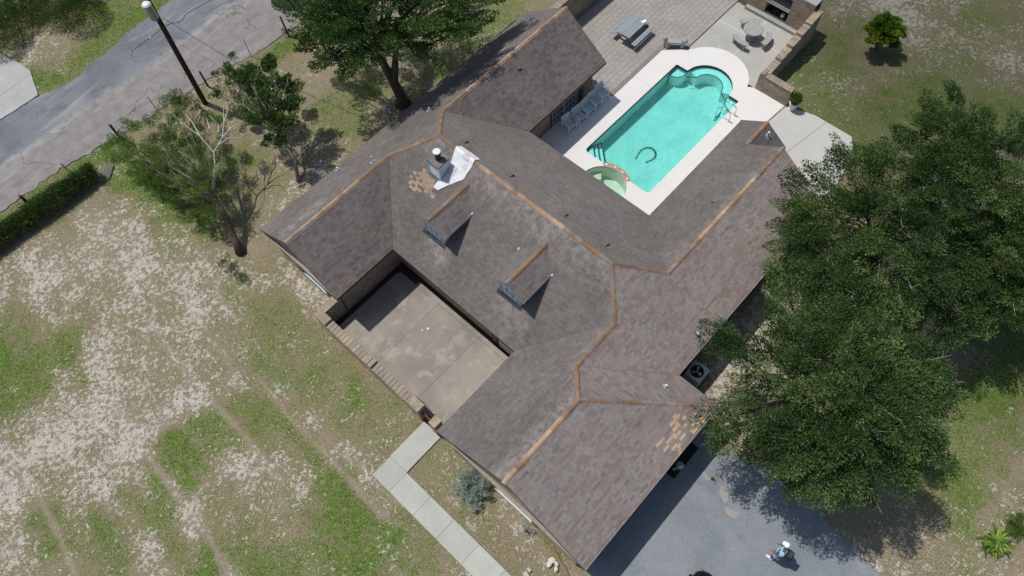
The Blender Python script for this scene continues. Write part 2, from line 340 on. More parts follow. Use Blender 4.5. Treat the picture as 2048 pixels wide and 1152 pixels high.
class MB:
    def __init__(s): s.v = []; s.f = []; s.t = []; s.w = []; s.mi = []; s.wm = 0; s.cur = 0
    def add(s, vs, fs, tone=.5, wear=0.0):
        n = len(s.v); s.v += [tuple(x) for x in vs]
        for f in fs: s.f.append([i + n for i in f]); s.t.append(tone); s.w.append(wear); s.mi.append(s.cur)
        return s
    def box(s, c, d, rz=0, tone=.5, M=None, taper=1.0, faces='all'):
        x, y, z = d[0] / 2, d[1] / 2, d[2] / 2
        vs = [(-x, -y, -z), (x, -y, -z), (x, y, -z), (-x, y, -z), (-x * taper, -y * taper, z), (x * taper, -y * taper, z), (x * taper, y * taper, z), (-x * taper, y * taper, z)]
        T = Matrix.Translation(c) @ (Matrix.Rotation(rz, 4, 'Z') if M is None else M)
        vs = [T @ Vector(v) for v in vs]
        fs = [(4, 5, 6, 7), (0, 1, 5, 4), (1, 2, 6, 5), (2, 3, 7, 6), (3, 0, 4, 7)]
        if faces == 'all': fs.append((3, 2, 1, 0))
        return s.add(vs, fs, tone)
    def bar(s, a, b, w, h=None, tone=.5):
        """box beam from a to b"""
        a, b = Vector(a), Vector(b); d = b - a; L = d.length
        if L < 1e-6: return s
        q = d.to_track_quat('X', 'Z').to_matrix().to_4x4()
        return s.box((a + b) / 2, (L, w, h or w), 0, tone, q)
    def tube(s, pts, rs, n=6, tone=.5, cap=True):
        pts = [Vector(p) for p in pts]
        if isinstance(rs, (int, float)): rs = [rs] * len(pts)
        vs = []; fs = []; up = None
        for i, p in enumerate(pts):
            d = (pts[min(i + 1, len(pts) - 1)] - pts[max(i - 1, 0)]).normalized()
            if up is None: up = d.orthogonal().normalized()
            up = (up - d * up.dot(d)); up = up.normalized() if up.length > 1e-5 else d.orthogonal().normalized()
            sd = d.cross(up)
            for k in range(n):
                a = 2 * math.pi * k / n; vs.append(p + (up * math.cos(a) + sd * math.sin(a)) * rs[i])
        for i in range(len(pts) - 1):
            for k in range(n):
                k2 = (k + 1) % n; fs.append((i * n + k, i * n + k2, (i + 1) * n + k2, (i + 1) * n + k))
        if cap: fs.append(tuple(range(n - 1, -1, -1))); fs.append(tuple((len(pts) - 1) * n + k for k in range(n)))
        return s.add(vs, fs, tone)
    def lathe(s, c, prof, n=20, tone=.5, sx=1, sy=1):
        """prof = [(r,z)...]"""
        vs = []; fs = []
        for r, z in prof:
            for k in range(n):
                a = 2 * math.pi * k / n; vs.append((c[0] + r * sx * math.cos(a), c[1] + r * sy * math.sin(a), c[2] + z))
        for i in range(len(prof) - 1):
            for k in range(n):
                k2 = (k + 1) % n; fs.append((i * n + k, i * n + k2, (i + 1) * n + k2, (i + 1) * n + k))
        fs.append(tuple(range(n - 1, -1, -1))); fs.append(tuple((len(prof) - 1) * n + k for k in range(n)))
        return s.add(vs, fs, tone)
    def poly(s, pts, tone=.5, wear=0): return s.add(pts, [tuple(range(len(pts)))], tone, wear)
    def prism(s, pts2, z0, z1, tone=.5, sides=True, holes=()):
        """flat outline with optional holes, extruded"""
        loops = [list(pts2)] + [list(h) for h in holes]
        tri = tessellate_polygon([[Vector((p[0], p[1], 0)) for p in L] for L in loops])
        allp = [p for L in loops for p in L]
        def up(t):
            a, b, c = (allp[i] for i in t)
            return t if (b[0] - a[0]) * (c[1] - a[1]) - (b[1] - a[1]) * (c[0] - a[0]) > 0 else t[::-1]
        tri = [up(t) for t in tri]
        s.add([(p[0], p[1], z1) for p in allp], tri, tone)
        if sides:
            for L in loops:
                for i in range(len(L)):
                    a, b = L[i], L[(i + 1) % len(L)]
                    s.add([(a[0], a[1], z0), (b[0], b[1], z0), (b[0], b[1], z1), (a[0], a[1], z1)], [(0, 1, 2, 3)], tone)
        return s
    def build(s, name, mats, parent=None, local=False, smooth=False, wear=False, **kw):
        if isinstance(mats, str): mats = [mats]
        me = bpy.data.meshes.new(name); me.from_pydata(s.v, [], s.f); finish_mesh(me, mats, s.t, smooth, wear=s.w if wear else None)
        if len(mats) > 1: me.polygons.foreach_set('material_index', np.array(s.mi, dtype=np.int32))
        o = link(name, me, parent, local)
        if kw: tag(o, **kw)
        return o

def quads_mesh(name, V, tones, mat, nper=4):
    """V: (N, nper, 3) array"""
    n = len(V); me = bpy.data.meshes.new(name)
    me.vertices.add(n * nper); me.vertices.foreach_set('co', V.reshape(-1).astype(np.float32))
    me.loops.add(n * nper); me.loops.foreach_set('vertex_index', np.arange(n * nper, dtype=np.int32))
    me.polygons.add(n); me.polygons.foreach_set('loop_start', np.arange(0, n * nper, nper, dtype=np.int32))
    me.update(calc_edges=True)
    finish_mesh(me, [mat], tones); return me
def leaf_cards(P, D, size, asp=.55, tone=None):
    """rhombic leaves at P pointing along D (N,3)"""
    n = len(P); D = D / (np.linalg.norm(D, axis=1, keepdims=True) + 1e-9)
    r = rng.normal(size=(n, 3)); r[:, 2] *= .45
    Sd = np.cross(D, r + np.array([0, 0, .2])); nrm = np.cross(Sd, D); 
    flip = nrm[:, 2] < 0; Sd[flip] *= -1
    Sd /= (np.linalg.norm(Sd, axis=1, keepdims=True) + 1e-9)
    sz = (size * rng.uniform(.6, 1.35, n))[:, None]
    a = P; b = P + D * sz * .45 + Sd * sz * asp * .5; c = P + D * sz; d = P + D * sz * .45 - Sd * sz * asp * .5
    return np.stack([a, b, c, d], 1)
def unit(n):
    v = rng.normal(size=(n, 3)); return v / np.linalg.norm(v, axis=1, keepdims=True)

def struct(name, mb, mat, **k): return mb.build(name, mat, kind='structure', **k)

# ------------------------------------------------------------------ value noise for layout masks
def vnoise(x, y, sc, seed):
    r = np.random.default_rng(seed); T = r.random((256, 256))
    x = x * sc + 1000.3; y = y * sc + 1000.7; xi = np.floor(x).astype(int); yi = np.floor(y).astype(int)
    fx = x - xi; fy = y - yi; fx = fx * fx * (3 - 2 * fx); fy = fy * fy * (3 - 2 * fy)
    g = lambda i, j: T[i % 256, j % 256]
    return (g(xi, yi) * (1 - fx) + g(xi + 1, yi) * fx) * (1 - fy) + (g(xi, yi + 1) * (1 - fx) + g(xi + 1, yi + 1) * fx) * fy
def fbm(x, y, sc, seed, o=4): return sum(vnoise(x, y, sc * 2 ** i, seed + i) * .5 ** (i + 1) for i in range(o)) / (1 - .5 ** o)

# strokes on the lawn : kind, strength, half width in m, points (photo px on the ground)
ST = [
 ('s', .75, 2.2, [(205, 627), (300, 600)]), ('s', .9, 2.6, [(154, 848), (230, 780), (120, 900)]), ('s', .7, 1.6, [(154, 930), (200, 1000), (260, 930)]),
 ('s', .8, 1.0, [(380, 780), (425, 800), (440, 760)]), ('s', .9, 1.1, [(473, 945), (440, 930)]), ('s', .85, 1.1, [(451, 964), (502, 978), (590, 995)]),
 ('s', .8, 1.3, [(339, 1074), (370, 1010), (330, 1120)]), ('s', .7, 1.0, [(0, 1105), (20, 1060)]), ('s', .7, 1.4, [(0, 570), (40, 585)]), ('s', .7, 1.2, [(0, 1000), (30, 960)]),
 ('s', .85, 1.6, [(277, 417), (235, 470), (191, 500), (150, 560)]), ('s', .6, 1.5, [(290, 480), (259, 540), (300, 560)]), ('s', .7, .7, [(590, 558), (600, 585), (625, 600)]), ('s', .65, .35, [(420, 560), (500, 690)]),
 ('s', .55, .5, [(635, 814), (640, 830)]), ('s', .7, .35, [(700, 905), (715, 925), (735, 960)]), ('s', .55, .5, [(600, 740), (570, 760)]), ('s', .6, .8, [(330, 680), (380, 720)]),
 ('s', 1.05, 1.6, [(1786, 12), (1838, 37), (1880, 50)]), ('s', .95, 1.4, [(1942, 69), (1975, 60), (1925, 85)]), ('s', .8, .7, [(2032, 115), (2060, 135)]), ('s', .6, .9, [(1655, 50), (1690, 20)]), ('s', .55, .8, [(1671, 156), (1700, 190)]), ('s', .6, 1.0, [(1930, 0), (2040, 10)]),
 ('s', .95, .8, [(1440, 760), (1480, 700), (1530, 640)]), ('s', .7, .9, [(1450, 800), (1550, 740)]), ('s', .6, .9, [(1560, 640), (1640, 560)]), ('s', .55, .35, [(1030, 1050), (1090, 1120)]),
 ('s', .5, .6, [(640, 340), (660, 330)]), ('s', .5, .5, [(590, 370), (570, 395)]), ('s', .5, .7, [(60, 95), (100, 80)]), ('s', .45, .5, [(640, 110), (620, 140)]),
 ('d', .55, .22, [(350, 570), (395, 640), (440, 700), (480, 770), (500, 800)]), ('d', .45, .2, [(425, 560), (450, 620), (530, 700)]), ('d', .55, .22, [(645, 912), (690, 950), (750, 1010), (790, 1050)]), ('d', .45, .2, [(700, 905), (740, 960), (800, 1010)]),
 ('d', .5, .25, [(620, 1010), (660, 1060), (720, 1110), (730, 1152)]), ('d', .45, .2, [(560, 1000), (640, 1090)]), ('d', .45, .25, [(740, 1070), (800, 1152)]), ('d', .5, .3, [(410, 1090), (480, 1152)]), ('d', .45, .3, [(320, 820), (390, 960)]), ('d', .5, .25, [(330, 870), (370, 960), (400, 1010)]),
 ('d', .9, .42, [(2060, 920), (2010, 975), (1965, 1050), (1955, 1110)]), ('s', .62, .35, [(2055, 925), (2005, 985), (1965, 1050)]), ('d', .45, 1.2, [(1980, 1090), (2040, 1130)]), ('d', .42, 1.0, [(1800, 1100), (1700, 1060), (1900, 1080)]), ('d', .4, .5, [(970, 880), (1010, 1000), (1100, 1090)]), ('d', .5, .6, [(1000, 1010), (960, 900)]),
 ('d', .45, 1.2, [(900, 60), (1000, 20)]), ('d', .5, 1.0, [(1760, 110), (1780, 130)]), ('d', .4, .8, [(1700, 130), (1740, 90)]), ('d', .45, .16, [(520, 150), (600, 95), (640, 60)]), ('d', .4, .4, [(490, 490), (520, 500)]), ('d', .35, 2.5, [(680, 180), (620, 260), (560, 330)]), ('d', .35, .9, [(330, 380), (440, 330)]),
 ('g', .75, .7, [(421, 858), (445, 870)]), ('g', .8, .35, [(330, 885), (355, 930), (380, 970)]), ('g', .75, .35, [(345, 870), (385, 915), (405, 940)]), ('g', .65, .4, [(310, 930), (329, 1012)]), ('g', .7, .7, [(103, 1079), (90, 1040)]), ('g', .7, .9, [(10, 693), (0, 650)]), ('g', .65, 1.0, [(92, 724), (70, 770)]), ('g', .7, .8, [(0, 776), (20, 810)]), ('g', .35, 1.6, [(120, 640), (60, 620)]),
 ('g', .8, .8, [(437, 1115), (420, 1140)]), ('g', .8, .5, [(473, 1063), (500, 1110), (520, 1152)]), ('g', .85, 1.0, [(660, 985), (700, 1040), (730, 1090)]), ('g', .8, .8, [(620, 1030), (680, 1100), (700, 1140)]), ('g', .65, .6, [(415, 850), (440, 880)]), ('g', .6, 1.0, [(560, 1100), (600, 1152)]), ('g', .5, .9, [(540, 900), (480, 830)]), ('g', .5, .8, [(450, 1010), (540, 1060)]),
 ('g', .7, 1.0, [(230, 320), (280, 360), (330, 400), (400, 470)]), ('g', .6, .8, [(340, 440), (350, 500), (330, 560)]), ('g', .6, 1.2, [(380, 300), (420, 360), (470, 330)]), ('g', .65, .4, [(500, 150), (560, 100), (620, 60)]), ('g', .6, 1.0, [(700, 190), (740, 170)]), ('g', .55, .8, [(640, 210), (700, 240)]),
 ('g', .8, 1.1, [(150, 130), (230, 60), (280, 20)]), ('g', .75, .8, [(60, 150), (110, 160)]), ('g', .8, 1.5, [(300, 10), (250, 40)]), ('g', .6, .5, [(0, 440), (80, 390), (190, 310)]), ('g', .55, .4, [(700, 640), (700, 650)]),
 ('g', .85, 1.2, [(1950, 850), (1990, 760), (2010, 690), (2030, 640)]), ('g', .8, .7, [(1900, 900), (1940, 990)]), ('g', .7, .6, [(1925, 930), (1920, 1010), (1930, 1050)]), ('g', .5, 1.3, [(1960, 900), (1990, 960)]), ('g', .5, .5, [(1940, 1120), (1960, 1152)]), ('g', .6, 1.5, [(1620, 230), (1700, 250), (1800, 230)]), ('g', .6, 2.0, [(1900, 130), (1850, 170), (2000, 200)]),
 ('g', .6, 1.2, [(1640, 190), (1680, 90), (1620, 130)]), ('g', .5, 1.0, [(1760, 60), (1700, 60)]), ('g', .55, 1.5, [(2000, 30), (1920, 20)]), ('g', .45, .5, [(920, 890), (940, 930)]), ('g', .45, .4, [(860, 990), (840, 1000)]), ('g', .4, 1.2, [(600, 680), (700, 800), (780, 880)]), ('g', .5, 1.0, [(850, 60), (950, 100), (820, 170)]), ('g', .6, .8, [(1000, 20), (960, 60)]), ('g', .45, 1.2, [(520, 620), (560, 700)]), ('g', .4, .8, [(360, 620), (420, 720)]),
]
ST += [('d', .5, .2, [(300, 640), (380, 760), (470, 850), (560, 960)]), ('d', .45, .18, [(520, 760), (600, 860), (680, 940), (760, 1030)]), ('d', .5, .2, [(180, 700), (260, 860), (330, 960), (420, 1080), (460, 1152)]), ('d', .45, .18, [(0, 880), (60, 960), (120, 1080), (150, 1152)]),
 ('g', .6, .3, [(520, 800), (610, 900), (660, 960)]), ('g', .55, .3, [(455, 560), (480, 660), (560, 770)]), ('g', .55, .5, [(560, 640), (640, 740)]), ('g', .6, .4, [(250, 980), (330, 1060), (390, 1152)]), ('g', .65, .5, [(180, 1040), (240, 1120)]),
 ('d', .55, .9, [(1700, 940), (1800, 960)]), ('d', .5, 1.3, [(1560, 900), (1680, 1010)]), ('g', .6, .8, [(1870, 880), (1900, 960)]), ('d', .5, .2, [(640, 130), (560, 190), (500, 230)]), ('d', .45, .2, [(700, 90), (740, 60)]), ('d', .5, .7, [(700, 130), (640, 180), (600, 250)])]
ST += [('g', .5, .9, [(500, 620), (600, 720), (700, 820)]), ('g', .75, .5, [(20, 430), (120, 360), (220, 300)]), ('g', .7, .6, [(480, 160), (560, 110), (640, 50)]), ('g', .75, .8, [(0, 700), (60, 730), (110, 700)]), ('g', .7, .4, [(120, 700), (170, 760)]), ('s', .6, 1.8, [(340, 560), (390, 660), (320, 720)]), ('s', .6, 1.5, [(60, 540), (180, 520)]), ('s', .5, 1.2, [(560, 1020), (540, 960)]), ('s', .55, 1.0, [(980, 920), (1010, 1000)]), ('s', .5, 1.6, [(1680, 1080), (1800, 1120)]), ('s', .5, .8, [(1980, 1130), (2040, 1110)])]
STW = [(k, s_, w_ * (.65 if k == 'd' and w_ < .3 else 1), [at(*p).xy for p in pts]) for k, s_, w_, pts in ST]
def rx(X, Y): return (X * .25 + Y * .97) * .10          # slow along the mowing and driving direction
def ry(X, Y): return (X * .97 - Y * .25) * .75
def masks(X, Y):
    """green, sand, dirt in 0..1 at world points"""
    wx = X + (fbm(X, Y, .5, 90) - .5) * 1.6; wy = Y + (fbm(X, Y, .5, 70) - .5) * 1.6
    out = {'g': .17 + (fbm(X, Y, .22, 5) - .5) * .7 + (fbm(X, Y, 1.1, 33) - .5) * .5 + (fbm(rx(X, Y), ry(X, Y), 1, 55, 3) - .5) * .45, 's': .27 + (fbm(X, Y, .3, 15) - .5) * .6 + (fbm(X, Y, 1.7, 35) - .5) * .35, 'd': .28 + (fbm(X, Y, .35, 25) - .5) * .5 + (fbm(rx(X, Y), ry(X, Y), 1.3, 59, 3) - .5) * .5}
    for k, s_, w_, pts in STW:
        best = np.full(X.shape, 1e9); wf = min(1, w_ / .9) ** 2
        for a, b in zip(pts, pts[1:]):
            dx, dy = b[0] - a[0], b[1] - a[1]; L = dx * dx + dy * dy + 1e-9
            ux, uy = X + (wx - X) * wf, Y + (wy - Y) * wf; t = np.clip(((ux - a[0]) * dx + (uy - a[1]) * dy) / L, 0, 1)
            best = np.minimum(best, np.hypot(ux - a[0] - t * dx, uy - a[1] - t * dy))
        f = 1 / (1 + np.exp((best / w_ - 1) * 2.6))
        s_ = s_ + (.3 if k == 'd' and w_ < .5 else 0); out[k] = out[k] * (1 - f) + s_ * f
        if k == 'd' and w_ < .5: out['g'] = out['g'] * (1 - .8 * f)
        if k == 'g': out['s'] = out['s'] * (1 - .75 * f); out['d'] = out['d'] * (1 - .6 * f)
        if k == 's': out['g'] = out['g'] * (1 - .5 * f)
    out['s'] = out['s'] * .86 + (fbm(X, Y, 1.0, 135, 4) - .5) * .75 + (fbm(rx(X, Y), ry(X, Y), 1.1, 155, 3) - .5) * .35
    out['g'] = out['g'] + (fbm(X, Y, 1.3, 165, 4) - .5) * .5
    return out
def ground_z(X, Y): return -.055 + (fbm(X, Y, .9, 41) - .5) * .05 + (fbm(X, Y, 4, 47, 2) - .5) * .02

# ================================================================== SETTING
def make_ground():
    st = .15
    xs = np.concatenate([[-400, -120, -60, -35, -24], np.arange(-18, 46, st), [50, 60, 90, 160, 400]])
    ys = np.concatenate([[-400, -120, -60, -30, -20], np.arange(-14, 50, st), [54, 62, 90, 160, 400]])
    X, Y = np.meshgrid(xs, ys, indexing='ij'); Z = ground_z(X, Y)
    nx, ny = X.shape
    idx = np.arange(nx * ny).reshape(nx, ny)
    q = np.stack([idx[:-1, :-1], idx[1:, :-1], idx[1:, 1:], idx[:-1, 1:]], -1).reshape(-1, 4)
    cx = (X[:-1, :-1] + X[1:, 1:]).reshape(-1) / 2; cy = (Y[:-1, :-1] + Y[1:, 1:]).reshape(-1) / 2
    hole = (cx > 16.4) & (cx < 27.7) & (cy > 9.6) & (cy < 14.3)
    hole |= (cx > 18) & (cx < 27) & (cy > 9.3) & (cy < 14.3)
    hole |= (cx > 8.5) & (cx < 15.5) & (cy > 3.5) & (cy < 19.5)
    q = q[~hole]
    me = bpy.data.meshes.new('ground'); n = len(q)
    me.vertices.add(nx * ny); me.vertices.foreach_set('co', np.stack([X, Y, Z], -1).reshape(-1).astype(np.float32))
    me.loops.add(n * 4); me.loops.foreach_set('vertex_index', q.reshape(-1).astype(np.int32))
    me.polygons.add(n); me.polygons.foreach_set('loop_start', np.arange(0, n * 4, 4, dtype=np.int32)); me.update(calc_edges=True)
    m = masks(X, Y)
    dark = np.clip(1 - .95 * np.clip((X + .55 * (15 - Y) - 30) / 7, 0, 1), 0, 1)     # cloud shade put into the ground colour, north east
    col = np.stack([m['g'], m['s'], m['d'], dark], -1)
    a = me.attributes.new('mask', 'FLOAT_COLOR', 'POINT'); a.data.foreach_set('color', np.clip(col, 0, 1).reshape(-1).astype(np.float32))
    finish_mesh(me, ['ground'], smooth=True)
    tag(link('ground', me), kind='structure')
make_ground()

def in_poly(x, y, P):
    c = np.zeros(np.shape(x), bool); j = len(P) - 1
    for i in range(len(P)):
        xi, yi = P[i][0], P[i][1]; xj, yj = P[j][0], P[j][1]
        c ^= ((yi > y) != (yj > y)) & (x < (xj - xi) * (y - yi) / (yj - yi + 1e-12) + xi); j = i
    return c
def rough_edge(pts, step=.35, amp=.12, seed=3):
    r = random.Random(seed); out = []
    for i in range(len(pts)):
        a, b = Vector(pts[i][:2]), Vector(pts[(i + 1) % len(pts)][:2]); L = (b - a).length; n = max(1, int(L / step)) if L < 60 else 1
        nn = Vector((-(b - a).y, (b - a).x)).normalized()
        for k in range(n): p = a.lerp(b, k / n); out.append(tuple(p + nn * r.uniform(-amp, amp)) if k else tuple(p))
    return out

ROAD = rough_edge([(-70, 33.7), (-3.9, 33.7), (-.9, 33.75), (2.2, 33.35), (4.5, 33.1), (7.6, 32.85), (9.8, 32.55), (11.3, 32.3), (14.3, 32.05), (25, 32.0), (70, 32),
                   (70, 40.2), (25, 40.2), (10.9, 39.7), (7.9, 39.45), (5.4, 38.9), (3.0, 38.7), (2.2, 38.9), (1.1, 39.2), (-.7, 39.4), (-12, 39.5), (-70, 39.5)], .3, .13)
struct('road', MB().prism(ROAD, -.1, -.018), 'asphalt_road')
DRV = rough_edge([(1.6, 39.2), (2.25, 41.2), (2.1, 42.5), (1.6, 44), (-1, 46), (-14, 46), (-14, 39.35)], .5, .03)
struct('concrete_apron', MB().prism(DRV, -.1, .03), 'concrete_drive')
DW = rough_edge([(3.12, 1.1), (3.12, -.2), (3.0, -3), (2.6, -6), (2.4, -14), (10.2, -14), (10.35, -11), (10.62, -7.9), (10.85, -5.5), (11.15, -3.1), (11.0, -2.0), (10.8, -.6), (10.75, 1.1)], .3, .07, 5)
struct('driveway', MB().prism(DW, -.1, -.012), 'asphalt_drive')
# worn through patches of the driveway
for i, pts in enumerate([[(1403, 945), (1408, 943), (1420, 955), (1422, 960), (1414, 961), (1404, 952)], [(1440, 972), (1447, 972), (1456, 985), (1456, 1000), (1450, 1006), (1445, 998), (1439, 985)],
                         [(1449, 1014), (1458, 1017), (1470, 1024), (1476, 1022), (1479, 1029), (1474, 1036), (1461, 1033), (1451, 1025)]]):
    mb = MB(); mb.prism(rough_edge([at(*p).xy for p in pts], .08, .025, i), -.02, -.007)
    struct('bare_patch', mb, 'paving')

# pool outline and decks
def arc(c, r, a0, a1, n): return [(c[0] + r * math.cos(math.radians(a0 + (a1 - a0) * k / n)), c[1] + r * math.sin(math.radians(a0 + (a1 - a0) * k / n))) for k in range(n + 1)]
ARC_C = (26.28, 11.5); SPA_C = (17.5, 11.55)
rnd = lambda cx, cy, r, a0: arc((cx, cy), r, a0, a0 + 90, 4)
a_hi = math.degrees(math.asin(1.36 / 1.40))
POOL = rnd(18.83, 9.72, .2, 180) + rnd(26.35, 9.62, .1, 270)[:-1] + [(26.45, 10.14)] + arc(ARC_C, 1.40, -a_hi + 2, a_hi - 2, 20)[1:-1] + [(26.43, 12.88)] + rnd(26.33, 13.50, .1, 0) + rnd(18.83, 13.45, .2, 90)
SPR = 1.42; ssy = .88
def spa_arc(r, a0, a1, n): return [(SPA_C[0] + r * math.cos(math.radians(a0 + (a1 - a0) * k / n)), SPA_C[1] + r * math.sin(math.radians(a0 + (a1 - a0) * k / n))) for k in range(n + 1)]
# where the spa ring crosses the pool's short side (x = 18.63)
sa = math.degrees(math.acos((18.63 - SPA_C[0]) / SPR))
POOL = POOL + [q for q in reversed(spa_arc(SPR, -sa, sa, 12))]
SPA = arc(SPA_C, 1.22, 0, 350, 35)
D_ARC = arc((26.9, 11.75), 2.08, 62, -72, 22)
DECK = [(15.9, 8.0), (15.9, 15.9), (22.35, 15.9), (22.35, 14.80), (26.7, 14.82), (27.66, 13.80)] + D_ARC + [(27.72, 9.47), (27.72, 7.58), (26.4, 7.66), (21.0, 7.66)]
struct('pool_deck', MB().prism(DECK, -.05, .035, holes=[POOL, SPA]), 'concrete_deck')
TERR = [(27.74, 13.80), (32.45, 13.80), (32.45, 9.35), (27.74, 9.35)]
struct('terrace', MB().prism(TERR, -.05, .022), 'concrete_terrace')
SIDE = [(16.0, 7.62), (26.4, 7.62), (27.75, 7.55), (28.2, 6.0), (28.2, 3.9), (27.2, 3.2), (25.2, 2.9), (21.0, 3.3), (16.0, 3.3)]
struct('side_slab', MB().prism(SIDE, -.05, .027), 'concrete_side')
jm = MB()
for a, b in [((29.0, 11.62), (32.45, 11.70)), ((30.62, 13.78), (30.70, 9.40))]: jm.bar((*a, .024), (*b, .024), .045, .01)
struct('terrace_joint_lines', jm, 'joint_white')
jd = MB()
for X in (19.9, 21.9, 24.2): jd.bar((X, 13.66, .036), (X, 15.85 if X < 22 else 14.8, .036), .022, .006)
for X in (19.6, 21.6, 24.0): jd.bar((X, 9.5, .036), (X, 8.2, .036), .022, .006)
jd.bar((26.9, 13.1, .036), (27.7, 13.75, .036), .022, .006); jd.bar((26.5, 9.45, .036), (26.45, 7.7, .036), .022, .006); jd.bar((27.6, 11.9, .036), (28.95, 12.0, .036), .022, .006); jd.bar((26.9, 14.8, .036), (26.5, 13.6, .036), .022, .006)
struct('deck_joint_lines', jd, 'joint_white')
sj = MB(); sj.bar((22.8, 6.2, .029), (28.2, 5.35, .029), .02, .006); sj.bar((27.72, 7.5, .0375), (26.4, 7.62, .0375), .03, .004)
struct('slab_joint_lines', sj, 'joint')

# pavers round the picnic table
PAVE = [(22.40, 14.84), (22.40, 15.9), (21.98, 15.9), (21.98, 20.1), (36, 20.1), (36, 13.86), (27.72, 13.86), (26.72, 14.86)]
struct('paving_bed', MB().prism(PAVE, -.05, .010), 'paving_joint')
def make_pavers():
    """runs of slabs, laid in a broken grid"""
    sx, sy = .40, .30; cand = []
    Xs = np.arange(21.98, 36, sx); Ys = np.arange(13.86, 20.1, sy)
    for j, y in enumerate(Ys):
        for i, x in enumerate(Xs):
            xx = x + (.2 if j % 2 else 0) + (.0 if (j // 4) % 2 else .08)
            cx, cy = xx + sx / 2, y + sy / 2
            ok = all(in_poly(np.array([px]), np.array([py]), PAVE)[0] for px, py in ((xx + .02, y + .02), (xx + sx - .02, y + .02), (xx + .02, y + sy - .02), (xx + sx - .02, y + sy - .02)))
            if ok: cand.append((cx, cy))
    cand.sort(key=lambda p: (Vector((p[0], p[1], 0)) - Vector((0, 0, 30))).length)
    mesh = []
    for k in range(6):
        m = MB(); m.box((0, 0, .006), (sx - .012, sy - .012, .03), 0, .3 + k / 12, taper=.99, faces='no'); o = m.build('tmp', 'paving'); mesh.append(o.data); bpy.data.objects.remove(o)
    host = bpy.data.objects['paving_bed']; WM[host.name] = Matrix.Identity(4)
    for cx, cy in cand[:300]:
        o = link('paver', random.choice(mesh), host, True); o.location = (cx, cy, random.uniform(-.004, .004)); o.rotation_euler = (random.gauss(0, .004), random.gauss(0, .004), random.gauss(0, .008))
    m = MB()
    for cx, cy in cand[300:]: m.box((cx, cy, .006 + random.uniform(-.004, .004)), (sx - .012, sy - .012, .03), random.gauss(0, .006), random.uniform(.3, .75), taper=.99, faces='no')
    m.build('paver', 'paving', host, True, kind='stuff')
make_pavers()

# front patio : slabs
struct('patio_bed', MB().prism([(3.2, 8.0), (7.86, 8.0), (7.86, 16.0), (3.2, 16.0)], -.05, -.012), 'soil_dark')
def slab(name, x0, x1, y0, y1, z, mat, host, r=.0, tone=.5, gap=.006):
    m = MB(); p = [(x0 + gap, y0 + gap), (x1 - gap, y0 + gap), (x1 - gap, y1 - gap), (x0 + gap, y1 - gap)]
    if r: p = p[:2] + arc((x1 - r, y1 - r), r, 0, 90, 6) + p[3:]
    m.prism(p, -.05, z, tone); m.cur = 0
    return m.build(name, mat, host, True)
pb = bpy.data.objects['patio_bed']; WM[pb.name] = Matrix.Identity(4)
for y0, y1, t in ((8.1, 10.50, .7), (10.50, 13.08, .35), (13.08, 15.72, .5)): slab('slab', 3.38, 7.42, y0, y1, .02 + t * .006, 'concrete_patio', pb, .25 if y1 > 15 else 0, t)
for y0, y1, t in ((8.1, 10.48, .9), (10.48, 13.06, .6), (13.06, 14.6, .5)): slab('slab', 7.42, 7.66, y0, y1, .03, 'concrete_patio', pb, .12 if y1 > 14 else 0, t)
# walkway of cast slabs
walk = MB().prism([(.02, 9.55), (.02, -13), (1.05, -13), (1.05, 8.50), (3.1, 8.56), (3.1, 9.6)], -.06, -.012).build('walkway', 'joint', kind='structure'); WM[walk.name] = Matrix.Identity(4)
ys = [8.50, 7.09, 5.74, 4.33, 2.9, 1.5, .1, -1.3, -2.7, -4.1, -5.5, -6.9, -8.3]
for a, b in zip(ys, ys[1:]): slab('slab', .01, 1.04, b, a, .03 + random.uniform(-.004, .004), 'concrete_walk', walk, tone=random.random())
slab('slab', .01, 1.04, 8.50, 9.54, .03, 'concrete_walk', walk, tone=.2); slab('slab', 1.04, 3.06, 8.53, 9.56, .032, 'concrete_walk', walk, tone=.4)

# ================================================================== HOUSE
ZE = 2.4
PL = {'NW': ((0, .6858, 1), 16.6841), 'In': ((0, -.6997, 1), -8.4581), 'InN': ((0, -.6984, 1), -8.3033), 'P1': ((-.6834, 0, 1), -2.6623), 'P2': ((.6768, 0, 1), 13.4),
      'P3': ((0, .6758, 1), 7.8191), 'P4': ((0, -.6894, 1), .6736), 'P5': ((0, .7282, 1), 8.3201), 'P6': ((0, -.7318, 1), 1.9984), 'P7': ((.6545, 0, 1), 9.6237), 'S8': ((0, -.6747, 1), -1.3729)}
# normals above are written with world Y pointing north west
PL['NW'] = ((0, .6858, 1), 16.6841)
V = dict(a=(4.062, 20.828, ZE), b=(4.062, 18.147, 4.239), c=(4.062, 15.518, ZE), d=(7.408, 15.518, ZE), e=(10.099, 18.147, 4.239), f=(11.809, 16.442, 5.408), g=(13.44, 18.052, 4.304), h=(16.253, 15.326, ZE),
         i=(22.119, 15.326, ZE), j=(22.119, 18.052, 4.304), k=(22.119, 20.828, ZE), l=(11.809, 6.867, 5.408), m=(13.472, 5.234, 4.282), n=(16.253, 8.019, ZE), o=(7.408, 8.13, ZE), p=(10.323, 5.394, 4.392),
         q=(7.994, 5.394, 4.392), r=(6.81, 4.33, 5.167), s=(11.037, 2.504, ZE), t=(2.882, 8.13, ZE), w=(2.882, 4.33, 5.167), x=(2.882, .549, ZE), y=(11.037, .549, ZE), S1=(23.448, 8.019, ZE), S2=(23.448, 6.806, 3.22),
         S3=(21.75, 6.806, 3.22), S4=(21.75, 5.234, 4.282), S5=(23.448, 5.592, ZE), S6=(21.75, 5.592, ZE), S7=(21.75, 2.504, ZE))
V = {k: Vector(v) for k, v in V.items()}
